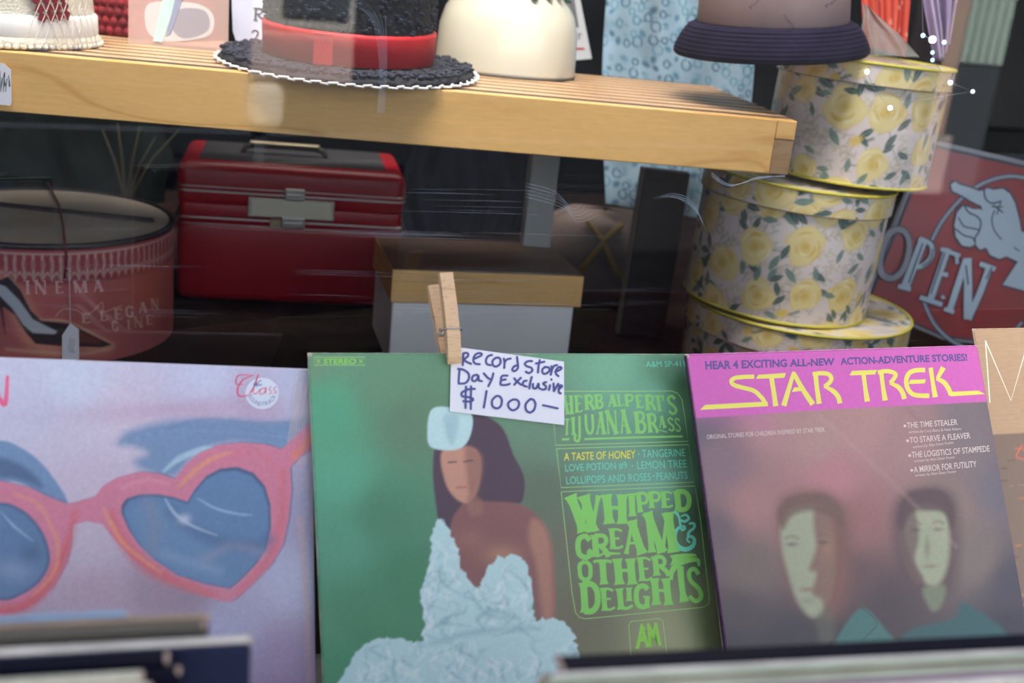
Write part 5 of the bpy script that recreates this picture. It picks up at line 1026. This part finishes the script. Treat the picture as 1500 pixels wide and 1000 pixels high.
MB().lathe(pr, 96, sx=1.0, sy=0.9).build('brim', plum, ct, smooth='all')
rb = MB()
for z, r in ((0.0015, 0.1236), (0.006, 0.1222), (0.011, 0.1198), (0.016, 0.1172), (0.021, 0.1142), (0.0255, 0.1108), (0.030, 0.1068)):
    rb.tube([(r*math.cos(a), 0.9*r*math.sin(a), z) for a in np.linspace(0, 6.283, 72, endpoint=False)], 0.0011, 5, closed=True)
rb.build('brim_ribs', plum, ct, smooth='all', kind='stuff')
MB().lathe([(0.094, 0.032), (0.096, 0.037), (0.094, 0.07), (0.088, 0.10), (0.07, 0.125), (0.04, 0.137), (0.001, 0.139)], 72, sy=0.92).build('crown', crn, ct, smooth='all')
# small printed words on the crown (kept as the unreadable specks they are in the photo)
bpy.context.view_layer.update()
fcap = Frame((0.292, 1.55-0.096*0.92-0.006, 1.4265), 4)
k = Ink(fcap, 0)
for q in ([(1097, 10), (1117, -8), (1119, -4), (1100, 14)], [(1208, 8), (1230, -8), (1232, -3), (1211, 12)]): textq(k, 'Pana', q)
textq(k, 'merican', [(1151, 20), (1172, 48), (1168, 52), (1147, 24)])
o = k.build('crown_print', mat('print_dark', (0.04, 0.03, 0.06), 0.7), ct); o.matrix_world = fcap.mat()
so = MB().box((-0.03, -0.03, 0), (0.03, 0.03, 0.014), 0.002, 1).build('hat_ring', mat('hat_ring_tan', (0.4, 0.3, 0.2), 0.7), M=Matrix.Translation((0.372, 1.585, 1.4262))); tag(so, 'small flat tan support block under the plum-brimmed hat', 'stand')

# ------------------------------------------------------------------ cloths
def cloth(name, q, Ys, m, label, cat, nu=90, nv=90, fold=0.008, nf=4.0, seed=1, art=None, thick=0.001, parent=None, phase=0.0):
    """q: TL, TR, BR, BL in pixels; Ys the depth of each corner; folds run down the cloth"""
    Wc = [atY(x, y, Y) for (x, y), Y in zip(q, Ys)]; u, v = np.meshgrid(np.linspace(0, 1, nu), np.linspace(0, 1, nv)); u, v = u.ravel()[:, None], v.ravel()[:, None]
    P_ = (Wc[0]*(1-u)+Wc[1]*u)*(1-v)+(Wc[3]*(1-u)+Wc[2]*u)*v
    f = np.sin(u*nf*6.283+phase+1.2*v+0.9*np.sin(v*3+seed))*0.6+np.sin(u*nf*11.3+seed*2+v*2)*0.3+vnoise(u*10, v*4, 1.0, seed)*0.5
    P_ = P_+np.array([0, 1, 0])*f*fold+np.array([1, 0, 0])*np.sin(v*7+u*4)*fold*0.5
    C = None
    if art: PP = Paint(u.ravel()*np.linalg.norm(Wc[1]-Wc[0]), v.ravel()*np.linalg.norm(Wc[3]-Wc[0])); art(PP); C = PP.C
    o = fast_mesh(name, P_, grid_faces(nu, nv), m, parent, True, C)
    if thick: mo = o.modifiers.new('thick', 'SOLIDIFY'); mo.thickness = thick
    if label: tag(o, label, cat)
    return o
def art_rings(P):
    P.base(lc(156, 184, 204)); P.C *= (0.8+0.4*vnoise(P.X, P.Y, 0.03, 6))[:, None]; r = np.random.default_rng(2); cs = [lc(36, 96, 128), lc(52, 120, 150), lc(88, 148, 172), lc(30, 84, 116)]
    mx, my = P.X.max(), P.Y.max(); pts = []
    for _ in range(2600):
        x, y = r.random()*mx, r.random()*my
        if all((x-a)**2+(y-b)**2 > 0.0125**2 for a, b in pts): pts.append((x, y))
    for x, y in pts:
        R = 0.0045+0.004*r.random(); c_ = cs[int(r.random()*4)]; k_ = r.random()
        if k_ < .55:
            a0 = r.random()*6; P.line([(x+R*math.cos(a0+t)*.8, y+R*math.sin(a0+t)) for t in np.linspace(0, 5.6, 9)], 0.0024, c_, 0.001, 0.9)
            P.line([(x+R, y), (x+R*2.2, y+R*(r.random()-.5))], 0.001, c_, 0.0008, 0.8, False)
        elif k_ < .8: P.blob(x, y, R*.9, R*.6, c_, 0.8, r.random()*3, 2)
        else:
            for j in range(4): P.line([(x+j*.002, y), (x+j*.002+.001, y+R*1.4)], 0.0009, cs[2], 0.0007, 0.8, False)
m_clothp = mat('printed_cloth', None, 0.85, attr=True, bump=(700, 0.2))
cloth('printed_dress', [(896, -330), (1118, -330), (1092, 330), (884, 300)], (1.90, 1.86, 1.87, 1.91), m_clothp, 'white dress fabric printed with teal rings hanging behind the shelf end', 'dress', 200, 230, 0.012, 2.2, 3, art_rings)

# leaning dark board behind the floral boxes
fbd = Frame(atY(960, 400, 1.76), 8, -1.5, 1.5); zb_ = (fbd.P0[2]-FLOOR_Z-0.002); dbd = thing('leaning_board', 'dark brown wooden board standing upright left of the floral hat boxes', 'board', fbd)
MB().box((-0.042, 0, -zb_), (0.030, 0.022, 0.16), 0.002, 1).build('board', wood('dark_board', (0.028, 0.019, 0.018), (0.014, 0.010, 0.010), 12, 0.5), dbd); MB().box((-0.0445, -0.001, -zb_), (-0.042, 0.022, 0.16), 0.0).build('pale_edge', mat('pale_edge', (0.14, 0.11, 0.09), 0.7), dbd)

# canvas bag with yellow straps, low in the dark behind the white box
bgp = atY(880, 345, 1.98); bt = thing('canvas_bag', 'dim beige canvas bag with yellow straps in the dark behind the white box', 'bag', M=Matrix.Translation((bgp[0], 1.98, FLOOR_Z)))
hb = bgp[2]-FLOOR_Z+0.045
MB().lathe([(0.001, 0.0), (0.10, 0.002), (0.115, 0.03), (0.118, hb*0.5), (0.10, hb*0.85), (0.06, hb), (0.001, hb+0.004)], 48, sy=0.6, fn=lambda x, y, z, a, r: (x+0.006*math.sin(5*a+z*30), y+0.006*math.cos(4*a+z*20), z)).build('body', mat('canvas', (0.13, 0.095, 0.085), 0.9, noise=(14, 0.2, (1, 1, 1)), bump=(200, 0.4)), bt, smooth='all')
ms = mat('yellow_strap', (0.20, 0.12, 0.025), 0.7)
for sgn in (-1, 1): MB().tube([(-0.03*sgn, -0.062, hb*0.95), (0.0, -0.074, hb*0.75), (0.02*sgn, -0.076, hb*0.5), (0.045*sgn, -0.068, hb*0.3)], 0.0055, 6).build('strap', ms, bt, smooth='all')

# dark garments and stems in the gloom under the shelf
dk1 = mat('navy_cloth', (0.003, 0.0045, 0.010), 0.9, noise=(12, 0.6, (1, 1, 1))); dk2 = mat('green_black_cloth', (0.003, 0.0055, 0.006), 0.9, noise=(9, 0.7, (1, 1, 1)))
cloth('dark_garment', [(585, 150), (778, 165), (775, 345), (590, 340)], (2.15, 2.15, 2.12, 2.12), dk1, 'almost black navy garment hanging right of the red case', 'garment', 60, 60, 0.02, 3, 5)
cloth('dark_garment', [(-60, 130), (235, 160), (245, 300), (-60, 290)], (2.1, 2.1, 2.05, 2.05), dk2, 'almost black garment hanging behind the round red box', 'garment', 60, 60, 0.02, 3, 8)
stt = thing('dried_stems', 'faint dried stems in the dark under the left part of the shelf', 'stems', M=Matrix.Translation(Vector(atY(185, 300, 1.95))))
b0 = np.array(atY(185, 300, 1.95)); ms2 = mat('dry_stem', (0.028, 0.025, 0.016), 0.9)
for (x, y) in ((150, 190), (172, 180), (205, 185), (228, 200), (262, 190)):
    e_ = np.array(atY(x, y, 1.93))-b0; MB().tube([(0, 0, -0.10), (0, 0, 0), (e_[0]*.5, e_[1]*.5, e_[2]*.6), tuple(e_)], [0.003, 0.003, 0.0025, 0.001], 6).build('stem', ms2, stt, smooth='all')

# ------------------------------------------------------------------ OPEN sign
fo = Frame(atY(1262, 445, 1.72), 22, -9); to = thing('open_sign', 'red sign with pointing hand, circle and pale OPEN lettering leaning right of the floral boxes', 'sign', fo)
SGN = [(1358, 203), (1640, 268), (1580, 490), (1500, 512), (1380, 497), (1262, 445)]
def inset(P, t): c_ = np.mean(P, 0); return [tuple(np.array(p)+(c_-np.array(p))*t) for p in P]
def layer(pts, off, name, m, smooth=False): k = Ink(fo, off); k.poly(pts, smooth); return k.build(name, m, to)
o = layer(SGN, 0.003, 'sign_board', mat('sign_edge_grey', (0.20, 0.21, 0.25), 0.6)); sm = o.modifiers.new('t', 'SOLIDIFY'); sm.thickness = 0.006; sm.offset = 0
s_dk = mat('sign_navy', (0.022, 0.028, 0.055), 0.5); s_rd = mat('sign_red', (0.22, 0.009, 0.014), 0.4, noise=(7, 0.15, (1, 1, 1)), coat=0.3); s_lt = mat('sign_light', (0.33, 0.42, 0.52), 0.5, noise=(9, 0.08, (1, 1, 1))); s_gr = mat('sign_grey', (0.22, 0.22, 0.26), 0.5)
layer(inset(SGN, 0.035), -0.0005, 'border_line', s_dk); layer(inset(SGN, 0.06), -0.0008, 'red_field', s_rd)
S_ = 3.704; q = lambda *a: [(1280+x/S_, 230+y/S_) for x, y in a]
ring = q((900, 130), (815, 112), (740, 104), (650, 120), (560, 160), (460, 240), (370, 350), (318, 445), (275, 600), (268, 765), (290, 830), (340, 920), (430, 1000), (560, 1050), (700, 1010), (800, 900))
k = Ink(fo, -0.0010); k.stroke(ring[:8], 8); k.stroke(ring[9:], 8); k.build('ring_outline', s_dk, to); k = Ink(fo, -0.0013); k.stroke(ring[:8], 4.4); k.stroke(ring[9:], 4.4); k.build('ring', mat('ring_grey', (0.22, 0.28, 0.36), 0.5), to)
hand = q((418, 150), (440, 133), (466, 150), (520, 165), (575, 185), (598, 178), (620, 168), (650, 178), (700, 170), (740, 200), (766, 250), (790, 340), (800, 400), (830, 420), (840, 500), (790, 570), (720, 538), (680, 552), (630, 530), (610, 490), (575, 502), (552, 472), (520, 487), (478, 478), (445, 430), (437, 370), (452, 300), (486, 262), (540, 282), (578, 282), (576, 262), (530, 240), (490, 215), (455, 196), (428, 184))
cuff = q((700, 692), (760, 600), (840, 480), (1000, 420), (1050, 760), (820, 725))
k = Ink(fo, -0.0016); k.stroke(hand, 5.0, closed=True); k.stroke(cuff, 4.5, smooth=False, closed=True); k.build('hand_outline', s_dk, to)
k = Ink(fo, -0.0019); k.poly(hand, False); k.poly(cuff); k.build('pointing_hand', s_lt, to)
k = Ink(fo, -0.0022)
for P_, w_ in (([(460, 330), (490, 375), (530, 385), (572, 395)], 2.0), ([(442, 388), (490, 425), (530, 435), (552, 455)], 2.0), ([(490, 262), (515, 300), (560, 322), (580, 352), (572, 400), (548, 440), (550, 470)], 2.2), ([(598, 180), (606, 225), (640, 250), (690, 240)], 2.2), ([(655, 290), (640, 340), (655, 400), (692, 445)], 1.8), ([(650, 262), (700, 300)], 2.0), ([(668, 310), (690, 240)], 1.6), ([(640, 268), (700, 270)], 1.6), ([(578, 265), (585, 285)], 2.2), ([(760, 490), (790, 510)], 1.6)): k.stroke(q(*P_), w_)
k.build('knuckle_lines', s_dk, to)
LET = [('O', [([(120, 395), (165, 405), (190, 460), (182, 545), (150, 620), (100, 655), (50, 640), (32, 570), (55, 470), (85, 415)], 34, True, True)]),
       ('P', [([(272, 440), (215, 590), (165, 715)], 46, False, False), ([(240, 452), (296, 462), (318, 500), (306, 552), (262, 590), (222, 598)], 24, True, False), ([(132, 700), (200, 716)], 24, False, False)]),
       ('E', [([(402, 495), (352, 640), (305, 780)], 36, False, False), ([(362, 498), (468, 535)], 22, False, False), ([(450, 530), (452, 578)], 18, False, False), ([(345, 628), (402, 640)], 24, False, False), ([(250, 760), (372, 800)], 26, False, False), ([(368, 765), (382, 755)], 22, False, False)]),
       ('N', [([(500, 560), (410, 835)], 34, False, False), ([(508, 548), (512, 700), (510, 880)], 44, False, False), ([(630, 590), (575, 740), (512, 880)], 34, False, False), ([(382, 822), (435, 842)], 22, False, False), ([(575, 578), (660, 608)], 26, False, False)])]
for off, add_, nm in ((-0.0026, 13, 'letter_outline'), (-0.0030, 0, 'letter')):
    for ch, sts in LET:
        k = Ink(fo, off)
        for P_, w_, sm_, cl in sts: k.stroke(q(*P_), (w_+add_)/S_, smooth=sm_, cap=False, closed=cl)
        k.build(nm, s_dk if add_ else (s_lt if ch != 'O' else s_gr), to)
k = Ink(fo, -0.0034)
for P_ in ([(265, 470), (190, 680)], [(385, 520), (310, 740)], [(500, 590), (512, 690)], [(640, 600), (610, 660)], [(322, 500), (305, 560), (265, 590)]): k.stroke(q(*P_), 2.0)
k.stroke(q((120, 410), (158, 420), (176, 465), (168, 540), (140, 608), (100, 640)), 1.6); k.build('inline_strokes', s_dk, to)

# ------------------------------------------------------------------ cards and plastic on the shelf
def flat(fr, t, pts, off, name, m, th=0.0): 
    k = Ink(fr, off); k.poly(pts); o = k.build(name, m, t)
    if th: sm = o.modifiers.new('t', 'SOLIDIFY'); sm.thickness = th; sm.offset = 0
    return o
fcd = Frame(atZ(866, 85, SZ+0.012), 8, -10); t = thing('printed_card', 'grey and white printed card with red line behind the ivory hat', 'card', fcd)
fcd_m = mat('card_white', (0.55, 0.56, 0.58), 0.7)
flat(fcd, t, [(800, -60), (838, -60), (867, 86), (800, 92)], 0.001, 'card', fcd_m, 0.001); flat(fcd, t, [(800, -60), (832, -60), (848, 40), (800, 44)], -0.0004, 'grey_picture', mat('card_grey', (0.13, 0.13, 0.14), 0.6))
k = Ink(fcd, -0.0004); textq(k, 'er', [(838, 47), (852, 49), (854, 59), (840, 57)]); k.build('lettering', mat('ink_grey', (0.12, 0.12, 0.13), 0.7), t); k = Ink(fcd, -0.0004); k.stroke([(828, 70.5), (855, 71.5)], 3); k.build('red_line', mat('ink_red', (0.5, 0.06, 0.06), 0.7), t)
frc = Frame(atZ(363, 76, SZ), 8, -4); t = thing('price_board', 'pale lilac card with black serif R and 2 behind the black hat brim', 'card', frc)
flat(frc, t, [(338, -40), (412, -40), (400, 0), (378, 76), (350, 74), (341, 45)], 0.001, 'card', mat('card_lilac', (0.55, 0.57, 0.72), 0.6), 0.0012)
k = Ink(frc, -0.0004); k.stroke([(375, 13), (374, 29)], 3.2, cap=False); k.stroke([(373, 12), (382, 13), (384, 17), (381, 20), (374, 21)], 2.0); k.stroke([(378, 21), (382, 26), (387, 29)], 2.6); k.stroke([(371, 29.5), (378, 29.7)], 1.2, cap=False); k.stroke([(371, 12), (376, 12)], 1.2, cap=False)
k.stroke([(369, 48), (371, 45), (376, 45), (378, 49), (375, 55), (369, 62)], [1.4, 1.8, 2, 2.6, 2, 1.6]); k.stroke([(368, 62.5), (379, 63.5), (380, 60)], 2.0); k.build('lettering', mat('ink_black', (0.02, 0.02, 0.03), 0.6), t)
fpl = Frame(atZ(188, 63, SZ), 8.6, -5); t = thing('plastic_sleeve_card', 'see-through plastic sleeve holding a pale pink card with teal stripe on the shelf', 'card', fpl)
flat(fpl, t, [(188, -40), (336, -40), (334, 81), (188, 63)], 0.0, 'plastic', mat('pink_plastic', (0.62, 0.42, 0.38), 0.25, trans=0.35)); 
flat(fpl, t, smooth_pts([(214, 10), (240, 2), (290, 6), (312, 22), (310, 48), (285, 58), (240, 60), (216, 46)], True).tolist(), -0.0005, 'white_oval', mat('white_oval', (0.66, 0.62, 0.62), 0.5, trans=0.2)); flat(fpl, t, smooth_pts([(262, 14), (300, 16), (305, 44), (270, 56), (252, 40)], True).tolist(), -0.0008, 'grey_patch', mat('grey_patch', (0.36, 0.33, 0.38), 0.5, trans=0.2))
flat(fpl, t, [(247, -40), (272, -40), (238, 62), (224, 60)], -0.0011, 'teal_stripe', mat('teal_stripe', (0.45, 0.62, 0.58), 0.5)); flat(fpl, t, [(266, -40), (280, -40), (250, 50), (243, 52)], -0.0013, 'slate_stripe', mat('slate_stripe', (0.26, 0.28, 0.40), 0.5))

# ------------------------------------------------------------------ scarf, foil and veil at the top right
def art_scarf(P):
    P.base(lc(214, 66, 48)); r = np.random.default_rng(6); mx, my = P.X.max(), P.Y.max()
    for i in range(14): x = (i+.5)/14*mx; P.line([(x, 0), (x+.004, my)], 0.003, lc(150, 30, 30) if i % 2 else lc(236, 110, 80), 0.002, 0.8, False)
    for i in range(60): P.blob(r.random()*mx, r.random()*my, 0.0022, 0.0022, lc(236, 200, 180), 0.9)
cloth('patterned_scarf', [(1258, -300), (1345, -300), (1330, 84), (1266, 70)], (1.67, 1.67, 1.66, 1.66), m_clothp, 'orange red patterned scarf standing behind the plum-brimmed hat', 'scarf', 90, 90, 0.006, 2.5, 4, art_scarf)
cloth('foil_sheet', [(1326, -300), (1440, -300), (1398, 60), (1368, 92)], (1.74, 1.74, 1.70, 1.68), mat('lilac_foil', (0.42, 0.33, 0.52), 0.28, 0.5, noise=(12, 0.35, (1, 1, 0.3))), 'crinkled shiny lilac foil at the top right beside the orange scarf', 'foil', 70, 90, 0.010, 3.2, 9)
cloth('grey_veil', [(1262, 5), (1275, 10), (1350, 84), (1264, 80)], (1.60, 1.60, 1.58, 1.58), mat('grey_gauze', (0.22, 0.24, 0.23), 0.8, noise=(30, 0.3, (1, 1, 1)), trans=0.25), 'translucent grey gauze veil falling over the top floral hat box', 'veil', 50, 50, 0.004, 2.0, 12, thick=0)
k_pts = [(1350, -40), (1352, 52), (1366, 58), (1383, 62), (1366, 77), (1366, 88), (1392, 121), (1425, 134), (1385, 140), (1330, 150), (1304, 158), (1280, 130), (1270, 105)]
fls = thing('fairy_lights', 'string of tiny glowing white bulbs hanging before the floral boxes, upper right', 'string lights', M=Matrix.Identity(4))
MB().tube([Vector(atY(x, y, 1.42)) for x, y in k_pts], 0.00035, 5).build('wire', mat('clear_wire', (0.4, 0.42, 0.48), 0.3, trans=0.6), fls, smooth='all')
m_blb = mat('bulb_glow', (0.8, 0.85, 1.0), 0.3, emit=(0.80, 0.90, 1.0, 9.0)); m_blb2 = mat('bulb_glow_blue', (0.4, 0.7, 1.0), 0.3, emit=(0.35, 0.65, 1.0, 4.0))
for (x, y), r_, mm in zip(k_pts[1:], (0.0025, 0.0042, 0.0025, 0.0022, 0.0022, 0.0026, 0.002, 0.0, 0.0, 0.0026, 0.0, 0.0026), (m_blb2, m_blb, m_blb2, m_blb2, m_blb2, m_blb, m_blb, m_blb, m_blb, m_blb, m_blb, m_blb)):
    if r_: MB().sphere((0, 0, 0), r_, 12, 8).build('bulb', mm, fls, smooth='all', M=Matrix.Translation(Vector(atY(x, y, 1.418))))

# ------------------------------------------------------------------ sunlit things made up across the pavement, so the pane mirrors pale patches
def mirrored(px, py, D): v = GLASS.loc(np.array(float(px)), np.array(float(py)), D); return float(v[0]), float(v[2])
def street_box(name, label, cat, px0, px1, pyt, D, depth, m, zt=None, z0=0.0):
    a, b = mirrored(px0, 60, D)[0], mirrored(px1, 60, D)[0]; a, b = min(a, b), max(a, b); z1 = zt if zt is not None else mirrored((px0+px1)/2, pyt, D)[1]
    t = thing(name, label, cat, M=GLASS.mat() @ Matrix.Translation((a, -D, 0)))
    return t, b-a, z1
wht = mat('street_white_paint', (0.80, 0.78, 0.74), 0.6); pnk = mat('street_rose_paint', (0.70, 0.35, 0.33), 0.6); bge = mat('street_beige', (0.72, 0.52, 0.44), 0.7); mnt = mat('street_mint', (0.62, 0.80, 0.72), 0.6); slt = mat('street_slate', (0.10, 0.12, 0.14), 0.5)
D1 = 6.0; t, wd, _ = street_box('reflection_cabinet', 'made-up white and rose cabinet across the pavement, added for its reflection over the black hat', 'cabinet', 368, 520, 0, D1, 0.5, wht)
z = lambda y: mirrored(440, y, D1)[1]
MB().box((0, -0.4, max(0.0, z(120))), (wd, 0, z(48)), 0.02, 2).build('rose_panel', mat('street_pale_rose', (0.78, 0.60, 0.56), 0.6), t); MB().box((0, -0.4, z(48)), (wd, 0, z(-160)), 0.03, 2).build('white_panel', wht, t); MB().box((wd*.28, 0.0, z(24)), (wd*.92, 0.02, z(-110)), 0.0).build('dark_window', slt, t)
MB().box((0, -0.35, max(0.02, z(197))), (wd*0.36, 0.0, z(118)), 0.09, 5).build('foot', wht, t); MB().box((wd*.1, -0.2, 0), (wd*.2, -0.1, max(0.03, z(190))), 0.0).build('leg', slt, t)
D2 = 6.4; t, wd, _ = street_box('reflection_kiosk', 'made-up sunlit kiosk with beige and mint panels, added for its reflection at the right', 'kiosk', 1378, 1432, 0, D2, 0.5, bge)
zk = lambda y: mirrored(1405, y, D2)[1]
MB().box((0, -0.4, 0.0), (wd*0.9, 0, zk(200)), 0.01, 1).build('base', mat('kiosk_base', (0.60, 0.52, 0.50), 0.7), t); MB().box((wd*.15, -0.4, zk(200)), (wd*0.62, 0, zk(-300)), 0.01, 1).build('beige_column', bge, t)
x2 = mirrored(1478, 60, D2)[0]-mirrored(1378, 60, D2)[0]
for j in range(5): xx = wd*0.64+(x2-wd*0.64)*j/5; MB().box((xx, -0.35, zk(92)), (xx+(x2-wd*0.64)/5*0.86, 0.0, zk(-300)), 0.008, 1).build('mint_slat', mnt, t)
MB().box((wd*0.62, -0.36, 0.0), (x2, -0.02, zk(95)), 0.01, 1).build('dark_lower_panel', slt, t)
